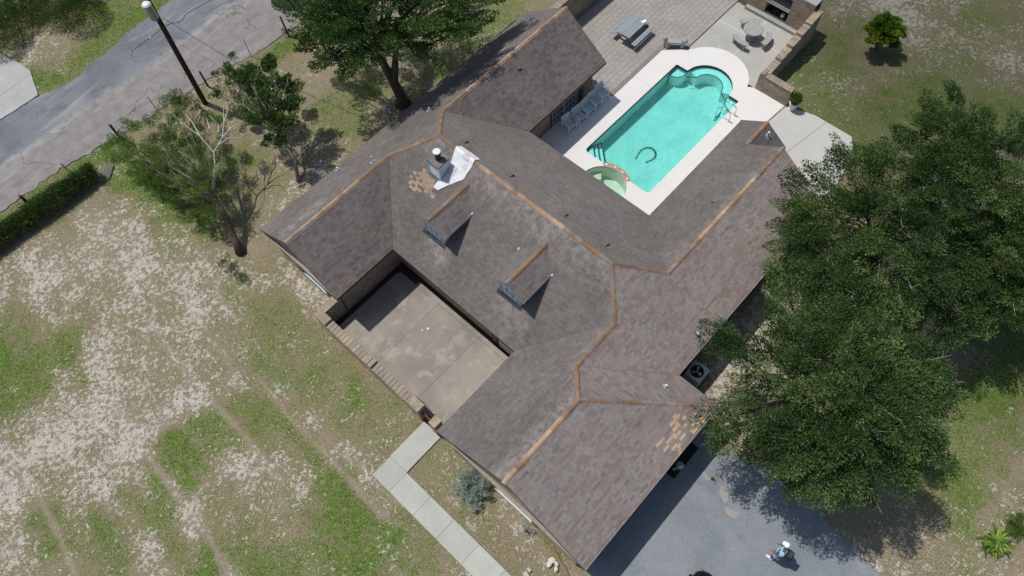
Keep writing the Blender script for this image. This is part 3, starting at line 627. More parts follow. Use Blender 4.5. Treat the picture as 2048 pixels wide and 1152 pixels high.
def onp(px, py, P, off=0.0):
    """photo px -> point on a roof plane"""
    n, c = PL[P]; n = Vector(n); o = Vector((0, 0, CAMH)); d = CF * F + CR * (px - 1024) - CU * (py - 576)
    return o + d * ((c + off - n.dot(o)) / n.dot(d))
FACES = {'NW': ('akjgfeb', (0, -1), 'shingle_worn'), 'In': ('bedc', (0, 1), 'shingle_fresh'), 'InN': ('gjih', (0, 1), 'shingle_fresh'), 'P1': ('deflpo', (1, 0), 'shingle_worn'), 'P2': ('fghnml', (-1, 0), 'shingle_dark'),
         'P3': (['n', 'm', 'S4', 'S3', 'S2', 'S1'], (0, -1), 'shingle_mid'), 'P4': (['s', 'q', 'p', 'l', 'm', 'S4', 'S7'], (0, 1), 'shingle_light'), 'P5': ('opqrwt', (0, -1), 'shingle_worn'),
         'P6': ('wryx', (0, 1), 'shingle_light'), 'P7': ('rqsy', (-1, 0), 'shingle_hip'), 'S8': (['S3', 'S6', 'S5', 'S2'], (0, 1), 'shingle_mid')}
FACES = {k: ([*v[0]], v[1], v[2]) for k, v in FACES.items()}
house = thing('brick_house', 'sprawling brick house under brown grey shingle roofs with clay ridge caps', 'house', (7, 12, 0))
def fit_plane(pts):
    P = np.array([list(p) for p in pts]); c = P.mean(0); _, _, vh = np.linalg.svd(P - c); n = Vector(vh[2]); n = -n if n.z < 0 else n
    return Vector(c), n
rm = MB()
for k, (vs, upd, mat) in FACES.items(): rm.poly([V[x] for x in vs])
outline = ['a', 'c', 'd', 'o', 't', 'x', 'y', 's', 'S7', 'S6', 'S5', 'S1', 'n', 'h', 'i', 'k']
roof = rm.build('roof', 'underlay', house)
WM[roof.name] = Matrix.Identity(4); roof_w = roof
fa = MB(); TH = .17
rake = {('a', 'b'), ('b', 'c'), ('t', 'w'), ('w', 'x'), ('j', 'k'), ('i', 'j'), ('S2', 'S1'), ('S5', 'S2'), ('S3', 'S4'), ('S4', 'S7')}
eave = [(outline[i], outline[(i + 1) % len(outline)]) for i in range(len(outline))]
eave = [e for e in eave if e not in (('a', 'c'), ('t', 'x'), ('S7', 'S6'), ('S5', 'S1'), ('i', 'k'))]
for a, b in list(rake) + eave:
    A, B = V[a], V[b]; dz = Vector((0, 0, TH)); d = (B - A).normalized(); nn = Vector((d.y, -d.x, 0)).normalized() * .012
    mid = (A + B) / 2; cen = Vector((12, 11, 0))
    fa.bar(A - dz / 2 + Vector((0, 0, -.005)), B - dz / 2 + Vector((0, 0, -.005)), .03, TH)
fa.build('fascia', 'fascia', house)
MB().prism([V[k].xy for k in outline], 2.2, ZE - TH, sides=False).build('soffit', 'soffit', house)

def clip(poly, ax, lim, keep_less):
    out = []; n = len(poly)
    for i in range(n):
        a, b = poly[i], poly[(i + 1) % n]; ia = (a[ax] <= lim) if keep_less else (a[ax] >= lim); ib = (b[ax] <= lim) if keep_less else (b[ax] >= lim)
        if ia: out.append(a)
        if ia != ib:
            t = (lim - a[ax]) / (b[ax] - a[ax] + 1e-15); out.append((a[0] + (b[0] - a[0]) * t, a[1] + (b[1] - a[1]) * t))
    return out
EXPO, TAB = .122, .205
ridge_pts = []
full = []            # whole shingles that may become objects of their own
def shingle_face(key, vs, upd, mat, patches=()):
    P = [Vector(p) for p in vs]; c0, n = fit_plane(P)
    up = Vector((upd[0], upd[1], 0)); up = (up - n * up.dot(n)).normalized(); al = up.cross(n).normalized()
    low = min(P, key=lambda p: p.dot(up)); o = low
    q2 = [((p - o).dot(al), (p - o).dot(up)) for p in P]
    smin, smax = min(q[0] for q in q2), max(q[0] for q in q2); tmax = max(q[1] for q in q2)
    mb = MB(); rows = int(tmax / EXPO) + 1
    r = random.Random(hash(key) % 999 + 5 if isinstance(key, int) else sum(map(ord, key)))
    def W(s_, t_, h): 
        return o + al * s_ + up * t_ + n * h
    for j in range(rows):
        t0 = j * EXPO + r.uniform(-.004, .004); t1 = min((j + 1) * EXPO, tmax); st = smin - r.random() * TAB
        if j == 0: t0 = -.03
        prow = clip(clip(q2, 1, max(t0, 0 if j else -1), False), 1, t1, True)
        if len(prow) < 3: continue
        strip = None; s_ = st; run = r.random()
        while s_ < smax:
            wdt = TAB * r.choice((1, 1, 1, 1, 1.6)) if mat in ('shingle_fresh', 'shingle_light') else TAB
            s1 = s_ + wdt; cell = clip(clip(prow, 0, s_ + .0025, False), 0, s1 - .0025, True); sc = s_; s_ = s1
            if len(cell) < 3: continue
            ar = abs(sum(cell[i][0] * cell[(i + 1) % len(cell)][1] - cell[(i + 1) % len(cell)][0] * cell[i][1] for i in range(len(cell)))) / 2
            if ar < 4e-4: continue
            if r.random() < .8: run = r.random()
            tone = max(0, min(.87, run * .38 + r.random() * .50))
            pos = W((sc + s1) / 2, (t0 + t1) / 2, 0)
            wear = 0.0
            for (A, B, wd, amt) in WEAR.get(key, ()):
                d = B - A; tt = max(0, min(1, (pos - A).dot(d) / d.length_squared)); dist = (pos - A - d * tt).length
                wear = max(wear, amt * max(0, 1 - dist / wd))
            for (pc, pr, prob) in patches:
                if (pos - pc).length < pr * r.choice((.7, .9, 1, 1.25)) and r.random() < prob: tone = r.uniform(.9, 1); wear = 0
            jit = r.uniform(0, .005); th = (.040 if mat in ('shingle_light', 'shingle_fresh') and key[0] != 'd' else .016) + jit
            hfun = lambda t_: .004 + jit * .5 + th * (1 - (t_ - t0) / EXPO)
            whole = abs(ar - (wdt - .005) * (t1 - max(t0, 0))) < 1e-3 and j > 0 and wdt == TAB
            if whole and wear < .05 and mat != 'shingle_dark':
                full.append(((pos - Vector((0, 0, CAMH))).length, W(sc + .0025, t0, 0), al, up, n, wdt - .005, t1 - t0, th, jit, tone, mat, len(SB[mat][0]), key)); 
                SB[mat][0].append((cell, None)); SB[mat][1].append((o, al, up, n, t0, jit, th, tone, wear)); continue
            SB[mat][0].append((cell, None)); SB[mat][1].append((o, al, up, n, t0, jit, th, tone, wear))
SB = {m: ([], []) for m in ('shingle_hip', 'shingle_light', 'shingle_fresh', 'shingle_worn', 'shingle_dark', 'shingle_mid')}
WEAR = {'P1': [(V['f'], V['l'], 1.5, .75), (V['l'], V['p'], .6, .45), (Vector((8.6, 13.9, 3.25)), Vector((8.3, 13.4, 3.0)), .75, .8), (Vector((8.6, 9.5, 3.25)), Vector((8.2, 8.9, 2.95)), .95, .8)],
        'P5': [(V['w'], V['r'], 1.0, .85), (V['p'], V['q'], .6, .4), (V['q'], V['r'], .5, .4)], 'NW': [(Vector((16.0, 18.9, 3.7)), Vector((18.2, 18.6, 3.9)), .7, .8), (Vector((4.6, 18.9, 3.7)), Vector((6.4, 18.9, 3.7)), .6, .75), (V['g'], V['j'], .4, .4)],
        'P3': [(V['m'], V['S4'], .7, .4), (Vector((13.9, 5.9, 3.8)), Vector((14.2, 7.0, 3.1)), .7, .45)], 'P2': [(V['f'], V['l'], .3, .35)]}
patch_chim = [(onp(847, 362, 'P1'), .56, .78), (onp(862, 376, 'P1'), .36, .7)]
patch_hip = [(onp(1375, 843, 'P6'), .8, .24), (onp(1345, 880, 'P6'), .55, .28), (onp(1400, 825, 'P6'), .7, .28)]
for k, (vs, upd, mat) in FACES.items():
    shingle_face(k, [V[x] for x in vs], upd, mat, patch_chim if k == 'P1' else patch_hip if k == 'P6' else ())
full.sort(key=lambda r_: r_[0]); picked = full[:300]; skip = {(r_[10], r_[11]) for r_ in picked}
for mat, (cells, info) in SB.items():
    mb = MB()
    for ii, ((cell, _), (o, al, up, n, t0, jit, th, tone, wear)) in enumerate(zip(cells, info)):
        if (mat, ii) in skip: continue
        hf = lambda t_: .004 + jit * .5 + th * (1 - (t_ - t0) / EXPO)
        top = [o + al * a + up * t_ + n * hf(t_) for a, t_ in cell]
        k = len(cell); mb.add(top, [tuple(range(k))[::1]], tone, wear)
        ts = sorted(range(k), key=lambda i_: cell[i_][1])
        for i_ in range(k):
            a, b = cell[i_], cell[(i_ + 1) % k]
            if abs(a[1] - b[1]) < .004 and min(a[1], b[1]) < t0 + .03 or abs(a[0] - b[0]) < 1e-5:
                A, B = o + al * a[0] + up * a[1], o + al * b[0] + up * b[1]
                mb.cur = 1; mb.add([A, B, B + n * hf(b[1]), A + n * hf(a[1])], [(0, 1, 2, 3)], 0, 0); mb.cur = 0
    mb.build('shingle', [mat, 'underlay' if mat in ('shingle_light', 'shingle_fresh') else mat], roof_w, wear=True, kind='stuff')
shm = {}
for (_, p0, al, up, n, wd, ht, th, jit, tone, mat, ii, key) in picked:
    kk = (mat, round(tone * 8), round(ht, 3)); th = .036 if mat in ('shingle_light', 'shingle_fresh') else .016
    if kk not in shm:
        m = MB(); h0, h1 = .004 + th, .005; vv = [(0, 0, h0), (wd, 0, h0), (wd, ht, h1), (0, ht, h1), (0, 0, 0), (wd, 0, 0), (0, ht, 0), (wd, ht, 0)]; m.add(vv, [(0, 1, 2, 3)], tone); m.cur = 1; m.add(vv, [(4, 5, 1, 0), (5, 7, 2, 1), (6, 4, 0, 3)], tone)
        o_ = m.build('tmp', [mat, 'underlay'], wear=True); shm[kk] = o_.data; bpy.data.objects.remove(o_)
    o_ = link('shingle', shm[kk], roof_w, True)
    o_.matrix_parent_inverse = WM[house.name].inverted() if False else Matrix.Identity(4)
    R = Matrix((al, up, n)).transposed().to_4x4(); o_.matrix_basis = Matrix.Translation(p0 + n * jit) @ R

# ridge caps
def cap_mesh(tone, L=.36, wd=.118):
    m = MB(); k = [(-wd, -.072), (-wd * .75, -.045), (-.05, -.008), (0, .006), (.05, -.008), (wd * .75, -.045), (wd, -.072)]
    vs = [(0, y, z + .022) for y, z in k] + [(L, y * .9, z + .006) for y, z in k] + [(0, y, z) for y, z in k]
    n = len(k); m.add(vs, [(i, i + 1, n + i + 1, n + i) for i in range(n - 1)] + [(2 * n + i, 2 * n + i + 1, i + 1, i) for i in range(n - 1)], tone)
    o = m.build('tmp', 'ridge_clay'); me = o.data; bpy.data.objects.remove(o); return me
caps = {g: [cap_mesh(t) for t in ts] for g, ts in dict(o=(.3, .42, .55, .66, .74, .5), m=(.12, .2, .28, .22, .88), p=(.8, .84, .78, .88), x=(.5, .9, .88, .87, .35)).items()}
RIDGES = [('b', 'e', [(0, .22, 'p'), (.22, .72, 'o'), (.72, 1, 'm')]), ('e', 'f', 'm'), ('f', 'g', 'm'), ('g', 'j', [(0, .18, 'm'), (.18, .80, 'o'), (.8, .9, 'm'), (.9, 1, 'o')]), ('f', 'l', [(0, .22, 'm'), (.22, .75, 'o'), (.75, 1, 'm')]), ('l', 'm', 'm'),
          ('m', 'S4', [(0, .18, 'm'), (.18, .74, 'o'), (.74, 1, 'm')]), ('l', 'p', 'm'), ('p', 'q', 'm'), ('q', 'r', 'm'), ('r', 'w', [(0, .12, 'm'), (.12, .9, 'o'), (.9, 1, 'p')]), ('r', 'y', [(0, .42, 'm'), (.42, .5, 'p'), (.5, 1, 'x')]), ('S2', 'S3', 'm')]
def run_caps(A, B, spec, lift=.0, host=None, sp=.30):
    d = B - A; L = d.length; n = max(1, int(L / sp)); X = d.normalized(); Y = Vector((0, 0, 1)).cross(X).normalized(); Z = X.cross(Y)
    for i in range(n):
        f = (i + .5) / n; g = spec if isinstance(spec, str) else next(s_[2] for s_ in spec if s_[0] <= f <= s_[1])
        o = link('ridge_tile', random.choice(caps[g]), host or roof_w, True)
        R = Matrix((X, Y, Z)).transposed().to_4x4(); o.matrix_basis = Matrix.Translation(A + d * (i / n) + Z * (lift + random.uniform(0, .006))) @ R @ Matrix.Rotation(random.gauss(0, .012), 4, 'Z')
for a, b, spec in RIDGES: run_caps(V[a], V[b], spec, .018)
run_caps_done = True

# walls of real bricks
def brick_wall(name, p0, p1, z0, z1, parent, openings=(), mat='brick', gable=None, bl=.215, bh=.0765, back=True):
    """p0->p1 ground line, outside on the right hand; gable = apex (s, z)"""
    p0, p1 = Vector((*p0, 0)), Vector((*p1, 0)); d = (p1 - p0); L = d.length; X = d.normalized(); N = Vector((X.y, -X.x, 0))
    m = MB(); mort = MB()
    def zt(s_):
        if not gable: return z1
        g, ga = gable; return z1 + (ga - z1) * (s_ / g if s_ < g else (L - s_) / (L - g))
    # mortar slab pieces between openings
    cuts = sorted({0, L, *[o[0] for o in openings], *[o[1] for o in openings]} | ({gable[0]} if gable else set()))
    for a, b in zip(cuts, cuts[1:]):
        mid = (a + b) / 2; op = [o for o in openings if o[0] <= mid <= o[1]]
        segs = []; z = z0
        for o in sorted(op, key=lambda o: o[2]): segs.append((z, o[2])); z = o[3]
        for (u, v_) in segs: 
            if v_ - u > .005: mort.add([p0 + X * a + Vector((0, 0, u)), p0 + X * b + Vector((0, 0, u)), p0 + X * b + Vector((0, 0, v_)), p0 + X * a + Vector((0, 0, v_))], [(0, 1, 2, 3)])
        mort.add([p0 + X * a + Vector((0, 0, z)), p0 + X * b + Vector((0, 0, z)), p0 + X * b + Vector((0, 0, zt(b))), p0 + X * a + Vector((0, 0, zt(a)))], [(0, 1, 2, 3)])
    rows = int((max(z1, gable[1] if gable else 0) - z0) / bh)
    for j in range(rows):
        za = z0 + j * bh + .004; zb = za + bh - .011; s_ = -(bl / 2 if j % 2 else 0)
        while s_ < L:
            a, b = max(s_ + .005, 0), min(s_ + bl - .005, L); s_ += bl
            if b - a < .03 or min(zt(a), zt(b)) < zb: continue
            segs = [(a, b)]
            for o in openings:
                if o[2] < zb and o[3] > za:
                    ns = []
                    for u, v_ in segs:
                        if o[1] <= u or o[0] >= v_: ns.append((u, v_))
                        else:
                            if o[0] - u > .03: ns.append((u, o[0]))
                            if v_ - o[1] > .03: ns.append((o[1], v_))
                    segs = ns
            for u, v_ in segs:
                t = random.random(); h = .012 + random.uniform(-.003, .003)
                A = p0 + X * u; B = p0 + X * v_; F_ = N * h; za_, zb_ = Vector((0, 0, za)), Vector((0, 0, zb))
                m.add([A + za_ + F_, B + za_ + F_, B + zb_ + F_, A + zb_ + F_, A + za_, B + za_, B + zb_, A + zb_], [(0, 1, 2, 3), (3, 2, 6, 7), (4, 5, 1, 0), (1, 5, 6, 2), (4, 0, 3, 7)], t)
    w_ = mort.build('wall', 'mortar', parent)
    WM[w_.name] = WM[parent.name] if False else Matrix.Identity(4)
    b_ = m.build('brick', mat, w_, kind='stuff'); b_.matrix_parent_inverse = Matrix.Identity(4); 
    return w_
WZ = ZE - TH
WN_MAIN = [(16.0 - 14.05, 16.0 - 12.95, .75, 2.1), (16.0 - 11.6, 16.0 - 10.5, .75, 2.1), (16.0 - 9.55, 16.0 - 8.45, .05, 2.12)]
brick_wall('wall', (4.23, 20.40), (4.23, 16.0), 0, WZ, house, [(1.75, 3.35, .7, 2.05)], gable=(2.26, 4.0))
brick_wall('wall', (4.23, 16.0), (7.85, 16.0), 0, WZ, house)
brick_wall('wall', (7.85, 16.0), (7.85, 7.65), 0, WZ, house, WN_MAIN)
brick_wall('wall', (7.85, 7.65), (3.03, 7.65), 0, WZ, house)
brick_wall('wall', (3.03, 7.65), (3.03, 1.0), 0, WZ, house, [(2.4, 4.35, .65, 2.0)], gable=(3.32, 4.95))
brick_wall('wall', (3.03, 1.0), (10.6, 1.0), 0, WZ, house, [(1.0, 3.6, 0, 2.1), (4.3, 6.9, 0, 2.1)])
brick_wall('wall', (10.6, 1.0), (10.6, 2.95), 0, WZ, house)
brick_wall('wall', (10.6, 2.95), (21.6, 2.95), 0, WZ, house)
brick_wall('wall', (21.6, 2.95), (21.6, 6.0), 0, WZ, house, gable=(2.2, 4.0))
brick_wall('wall', (21.6, 6.0), (23.3, 6.0), 0, WZ, house)
brick_wall('wall', (23.3, 6.0), (23.3, 7.6), 0, WZ, house, gable=(.8, 3.0))
brick_wall('wall', (23.3, 7.6), (15.85, 7.6), 0, WZ, house)
brick_wall('wall', (15.85, 7.6), (15.85, 15.95), 0, WZ, house)
brick_wall('wall', (15.85, 15.95), (21.95, 15.95), 0, WZ, house, [(2.85, 4.85, .03, 2.1)])
brick_wall('wall', (21.95, 15.95), (21.95, 20.40), 0, WZ, house, gable=(2.1, 4.05))
brick_wall('wall', (21.95, 20.40), (4.23, 20.40), 0, WZ, house)

def window(P0, X, N, wd, z0, z1, parent, nm='window', panes=(2, 2), shutter=None, frame='siding_white', sill=True):
    """P0 = bottom left corner seen from outside, X along wall, N outwards"""
    P0 = Vector(P0); X = Vector(X); N = Vector(N); Z = Vector((0, 0, 1)); h = z1 - z0; f = .055
    fr = MB(); a = P0 + Z * z0 - N * .03; 
    for (u, v_, du, dv) in ((0, 0, wd, f), (0, h - f, wd, f), (0, f, f, h - 2 * f), (wd - f, f, f, h - 2 * f)):
        fr.bar(a + X * u + Z * (v_ + dv / 2) + N * .0, a + X * (u + du) + Z * (v_ + dv / 2), .06, dv) if du > dv else fr.bar(a + X * (u + du / 2) + Z * v_, a + X * (u + du / 2) + Z * (v_ + dv), .06, du)
    nx, nz = panes; iw, ih = (wd - 2 * f) / nx, (h - 2 * f) / nz
    for i in range(1, nx): fr.bar(a + X * (f + iw * i) + Z * f, a + X * (f + iw * i) + Z * (h - f), .05, .028)
    for i in range(1, nz): fr.bar(a + X * f + Z * (f + ih * i), a + X * (wd - f) + Z * (f + ih * i), .05, .028)
    w_ = fr.build(nm, frame, parent)
    pm = MB(); q = a - N * .012; pm.add([q + X * f + Z * f, q + X * (wd - f) + Z * f, q + X * (wd - f) + Z * (h - f), q + X * f + Z * (h - f)], [(0, 1, 2, 3)])
    p_ = pm.build('pane', 'glass_pane', w_); p_.matrix_parent_inverse = Matrix.Identity(4)
    if sill:
        s_ = MB().box(P0 + X * wd / 2 + Z * (z0 - .03) + N * .02, (wd + .06 if abs(X.x) > .5 else .07, .07 if abs(X.x) > .5 else wd + .06, .04)).build('sill', frame, w_); s_.matrix_parent_inverse = Matrix.Identity(4)
    if shutter:
        for u in (-.3, wd + .03):
            sm = MB(); b0 = P0 + X * u + N * .035
            sm.add([b0 + Z * z0, b0 + X * .27 + Z * z0, b0 + X * .27 + Z * z1, b0 + Z * z1, b0 + Z * z0 - N * .03, b0 + X * .27 + Z * z0 - N * .03, b0 + X * .27 + Z * z1 - N * .03, b0 + Z * z1 - N * .03], [(0, 1, 2, 3), (4, 5, 1, 0), (1, 5, 6, 2), (3, 2, 6, 7), (4, 0, 3, 7)])
            for kz in np.arange(z0 + .08, z1 - .05, .07): sm.bar(b0 + X * .03 + Z * kz + N * .008, b0 + X * .24 + Z * kz + N * .008, .02, .03)
            o = sm.build('shutter', shutter, parent)
    return w_
Xm, Nm = (0, -1, 0), (-1, 0, 0)
window((7.85, 14.05, 0), Xm, Nm, 1.1, .75, 2.1, house, shutter='trim_brown'); window((7.85, 11.6, 0), Xm, Nm, 1.1, .75, 2.1, house, shutter='trim_brown')
window((4.23, 18.65, 0), Xm, Nm, 1.6, .7, 2.05, house, panes=(3, 2), shutter='trim_brown', frame='lead'); window((3.03, 5.25, 0), Xm, Nm, 1.95, .65, 2.0, house, panes=(3, 2), shutter='trim_brown')
# front door with iron grille
dm = MB(); dm.box((7.80, 9.0, 1.06), (.05, 1.08, 2.08)); do = dm.build('door', 'siding_grey', house)
gm = MB()
for k in range(9): gm.bar((7.74, 8.52 + k * .12, .12), (7.74, 8.52 + k * .12, 2.0), .014)
for z in (.12, .9, 1.5, 2.0): gm.bar((7.74, 8.5, z), (7.74, 9.5, z), .02)
g_ = gm.build('door_grille', 'metal_dark', do); g_.matrix_parent_inverse = Matrix.Identity(4)
for yy in (9.66, 9.80, 9.92): MB().box((7.80, yy, 1.1), (.07, .06, 2.1)).build('door_post', 'trim_brown' if yy != 9.80 else 'soffit', house)
for x0 in (4.03, 7.33):
    m = MB(); m.box((x0 + 1.3, 1.05, 1.05), (2.58, .05, 2.1))
    for k in range(4):
        for j in range(4): m.box((x0 + .35 + j * .63, 1.015, .28 + k * .52), (.5, .03, .4), taper=.95)
    m.build('garage_door', 'soffit', house)
# french doors : two leaves of fifteen panes
for k, x0 in enumerate((18.72, 19.70)):
    window((x0, 15.95, 0), (1, 0, 0), (0, -1, 0), .96, .06, 2.06, house, 'french_door', (3, 5), sill=False)
dh = MB(); dh.tube([(19.62, 15.86, 1.0), (19.62, 15.82, 1.0), (19.55, 15.82, 1.0)], .012); dh.build('door_handle', 'metal_dark', house)
MB().box((20.98, 15.90, 1.1), (.28, .06, 2.15)).build('door_panel', 'trim_brown', house, label='dark green brown panel beside the french doors')
MB().box((18.62, 15.92, 1.05), (.12, .05, 2.1)).build('door_panel', 'trim_brown', house)

# downspout and gutters
ds = MB(); ds.tube([(4.30, 15.50, 2.32), (4.36, 15.60, 2.2), (4.36, 15.93, 1.95), (4.36, 15.93, .1), (4.42, 15.8, .05)], .035, 6); ds.build('downspout', 'trim_brown', house)
for A, B in ((V['c'], V['d']), (V['d'], V['o']), (V['h'], V['i']), (V['h'], V['n'])):
    d = (B - A).normalized(); out = Vector((d.y, -d.x, 0)); 
    MB().bar(A + Vector((0, 0, -.07)), B + Vector((0, 0, -.07)), .05, .09).build('gutter', 'trim_brown', house)


# dormers
def dormer(ry):
    dz = -.0; xf, xb, zr, ze_ = 8.60, 11.08, 4.91, 4.36; hw = .90; wf = 8.82
    r0, r1 = Vector((xf, ry, zr)), Vector((xb, ry, zr)); 
    l0, l1 = Vector((xf, ry + hw, ze_)), Vector((10.27, ry + hw, ze_)); q0, q1 = Vector((xf, ry - hw, ze_)), Vector((10.27, ry - hw, ze_))
    zp = lambda x: .6834 * x - 2.6623
    body = MB(); cw = .57; cz = ze_ + .33 * .6
    F1, F2 = Vector((wf, ry + cw, zp(wf) - .02)), Vector((wf, ry - cw, zp(wf) - .02)); T1, T2 = Vector((wf, ry + cw, cz)), Vector((wf, ry - cw, cz)); R = Vector((wf, ry, zr - .05))
    body.add([F1, F2, T2, R, T1], [(0, 1, 2, 3, 4)])
    xb_ = (cz + 2.6623) / .6834
    body.add([F2, Vector((xb_, ry - cw, cz)), T2], [(0, 1, 2)]); body.add([F1, Vector((xb_, ry + cw, cz)), T1], [(0, 2, 1)])
    for k in range(1, 6):           # siding laps on the cheeks
        z = zp(wf) + k * .19
        if z < cz:
            for sgn in (-1, 1): body.bar((wf, ry + sgn * (cw + .006), z), ((z + 2.6623) / .6834, ry + sgn * (cw + .006), z), .012, .02)
    b_ = body.build('dormer', 'siding_grey', house, label='small gabled dormer with grey siding and one window')
    trim = MB()
    for y in (ry + cw, ry - cw): trim.bar((wf - .02, y, zp(wf)), (wf - .02, y, cz), .05, .06)
    for A, B in ((l0, r0), (q0, r0)): trim.bar(A + Vector((.02, 0, -.06)), B + Vector((.02, 0, -.06)), .03, .11)
    for A, B in ((q0, q1), (l0, l1)): trim.bar(A + Vector((0, 0, -.045)), B + Vector((0, 0, -.045)), .03, .08)
    trim.bar((wf - .03, ry - cw, zp(wf) + .05), (wf - .03, ry + cw, zp(wf) + .05), .05, .1)
    t_ = trim.build('trim', 'siding_white', b_); t_.matrix_parent_inverse = Matrix.Identity(4)
    fl = MB(); fl.add([Vector((wf - .2, ry - cw - .12, zp(wf - .2) + .03)), Vector((wf - .2, ry + cw + .12, zp(wf - .2) + .03)), Vector((wf, ry + cw + .12, zp(wf) + .03)), Vector((wf, ry - cw - .12, zp(wf) + .03))], [(3, 2, 1, 0)])
    f_ = fl.build('flashing', 'metal_dark', b_); f_.matrix_parent_inverse = Matrix.Identity(4)
    fr = MB(); z0 = zp(wf) + .14; wh = .52; ww = .62; X0 = wf - .03
    for y in (ry - ww / 2, ry, ry + ww / 2): fr.bar((X0, y, z0), (X0, y, z0 + wh), .05, .045)
    for z in (z0, z0 + wh / 2, z0 + wh): fr.bar((X0, ry - ww / 2, z), (X0, ry + ww / 2, z), .05, .045)
    w_ = fr.build('window', 'paint_white', b_); w_.matrix_parent_inverse = Matrix.Identity(4)
    pn = MB(); pn.box((wf - .012, ry, z0 + wh / 2), (.01, ww, wh)); p_ = pn.build('pane', 'glass_pane', b_); p_.matrix_parent_inverse = Matrix.Identity(4)
    under = MB(); up_ = Vector((0, 0, -.02)); 
    under.poly([q0 + up_, q1 + up_, r1 + up_, r0 + up_]); under.poly([l1 + up_, l0 + up_, r0 + up_, r1 + up_])
    u_ = under.build('dormer_roof', 'underlay', b_); u_.matrix_parent_inverse = Matrix.Identity(4)
    global SB
    SBo = SB; SB = {'shingle_light': ([], []), 'shingle_fresh': ([], []), 'shingle_worn': ([], []), 'shingle_dark': ([], []), 'shingle_mid': ([], [])}
    shingle_face('dr' + str(int(ry)), [q0, q1, r1, r0], (0, 1), 'shingle_fresh'); shingle_face('dl' + str(int(ry)), [l1, l0, r0, r1], (0, -1), 'shingle_mid')
    for mat in ('shingle_fresh', 'shingle_mid'):
        mb = MB(); cells, info = SB[mat]
        for (cell, _), (o, al, up, n, t0, jit, th, tone, wear) in zip(cells, info):
            hf = lambda t_: .004 + jit * .5 + th * (1 - (t_ - t0) / EXPO)
            mb.add([o + al * a + up * t_ + n * hf(t_) for a, t_ in cell], [tuple(range(len(cell)))], tone)
            a0, a1 = min(c[0] for c in cell), max(c[0] for c in cell); tl = min(c[1] for c in cell)
            mb.add([o + al * a0 + up * tl, o + al * a1 + up * tl, o + al * a1 + up * tl + n * hf(tl), o + al * a0 + up * tl + n * hf(tl)], [(0, 1, 2, 3)], tone)
        s_ = mb.build('shingle', mat, b_, wear=True, kind='stuff'); s_.matrix_parent_inverse = Matrix.Identity(4)
    SB = SBo
    run_caps(r0, r1, 'm', .02, b_)
dormer(14.0); dormer(9.57)

# chimney
ch = MB(); cx0, cx1, cy0, cy1, zt_ = 10.53, 11.16, 15.20, 15.90, 5.46
zp = lambda x: .6834 * x - 2.6623
ch.add([(cx0, cy0, zp(cx0)), (cx1, cy0, zp(cx1)), (cx1, cy1, zp(cx1)), (cx0, cy1, zp(cx0)), (cx0, cy0, zt_), (cx1, cy0, zt_), (cx1, cy1, zt_), (cx0, cy1, zt_)], [(0, 1, 5, 4), (1, 2, 6, 5), (2, 3, 7, 6), (3, 0, 4, 7)])
for k in range(1, 7):
    z = zp(cx0) + k * .14
    if z < zt_ - .03: ch.bar((cx0 - .004, cy0, z), (cx0 - .004, cy1, z), .02, .016)
    if z < zt_ - .03: ch.bar((cx0, cy0 - .004, z), (min(cx1, (z + 2.66) / .6834), cy0 - .004, z), .02, .016)
for x, y in ((cx0, cy0), (cx1, cy0), (cx0, cy1), (cx1, cy1)): ch.bar((x, y, zp(x)), (x, y, zt_), .05, .05)
chim = ch.build('chimney', 'siding_grey', house, label='square chimney stack boxed in grey siding')
def sub(o): o.matrix_parent_inverse = Matrix.Identity(4); return o
sub(MB().box(((cx0 + cx1) / 2, (cy0 + cy1) / 2, zt_ + .015), (cx1 - cx0 + .08, cy1 - cy0 + .08, .03), taper=.97).build('chimney_top', 'chimney_grime', chim))
sub(MB().lathe((10.86, 15.55, zt_ + .02), [(.13, 0), (.13, .32), (.175, .33), (.175, .36), (.12, .37), (.12, .44)], 20).build('flue', 'metal_dark', chim, smooth=False))
sub(MB().lathe((10.86, 15.55, zt_ + .47), [(.165, 0), (.17, .015), (.17, .05), (.15, .06)], 24).build('flue_cap', 'metal_white', chim))
# roof vents and pipes
def vent(px, py, P, rz):
    p = onp(px, py, P); n = Vector(PL[P][0]).normalized(); up = Vector((0, 0, 1)); up = (up - n * up.dot(n)).normalized(); al = up.cross(n)
    R = Matrix((al, up, n)).transposed().to_4x4(); T = Matrix.Translation(p) @ R; m = MB()
    fl = [(-.17, -.15, .022), (.17, -.15, .022), (.17, .2, .022), (-.17, .2, .022)]; m.add([T @ Vector(v) for v in fl], [(0, 1, 2, 3)])
    hd = [(-.11, -.12, .02), (.11, -.12, .02), (.11, .13, .02), (-.11, .13, .02), (-.11, -.13, .13), (.11, -.13, .13), (.1, .12, .06), (-.1, .12, .06)]
    m.add([T @ Vector(v) for v in hd], [(4, 5, 6, 7), (1, 2, 6, 5), (2, 3, 7, 6), (3, 0, 4, 7), (0, 1, 5, 4)])
    m.build('roof_vent', 'fascia', house)
for a in ((1035, 134, 'InN'), (928, 284, 'P2'), (1020, 351, 'P2'), (1127, 430, 'P2'), (1209, 489, 'P2'), (1431, 404, 'P3'), ): vent(*a, 0)
def pipe(px, py, P, h, r=.035, mat='metal_white', flange='lead'):
    p = onp(px, py, P); n = Vector(PL[P][0]).normalized(); m = MB(); m.tube([p - Vector((0, 0, .05)), p + Vector((0, 0, h))], r, 10)
    o = m.build('vent_pipe', mat, house, smooth=False)
    q = n.orthogonal().normalized(); b2 = n.cross(q); f = MB(); f.poly([p + n * .028 + (q * math.cos(t) + b2 * math.sin(t)) * .14 for t in np.arange(0, 6.28, .52)])
    f.tube([p + n * .02, p + Vector((0, 0, .1))], [.07, r + .008], 10); sub(f.build('flange', flange, o))
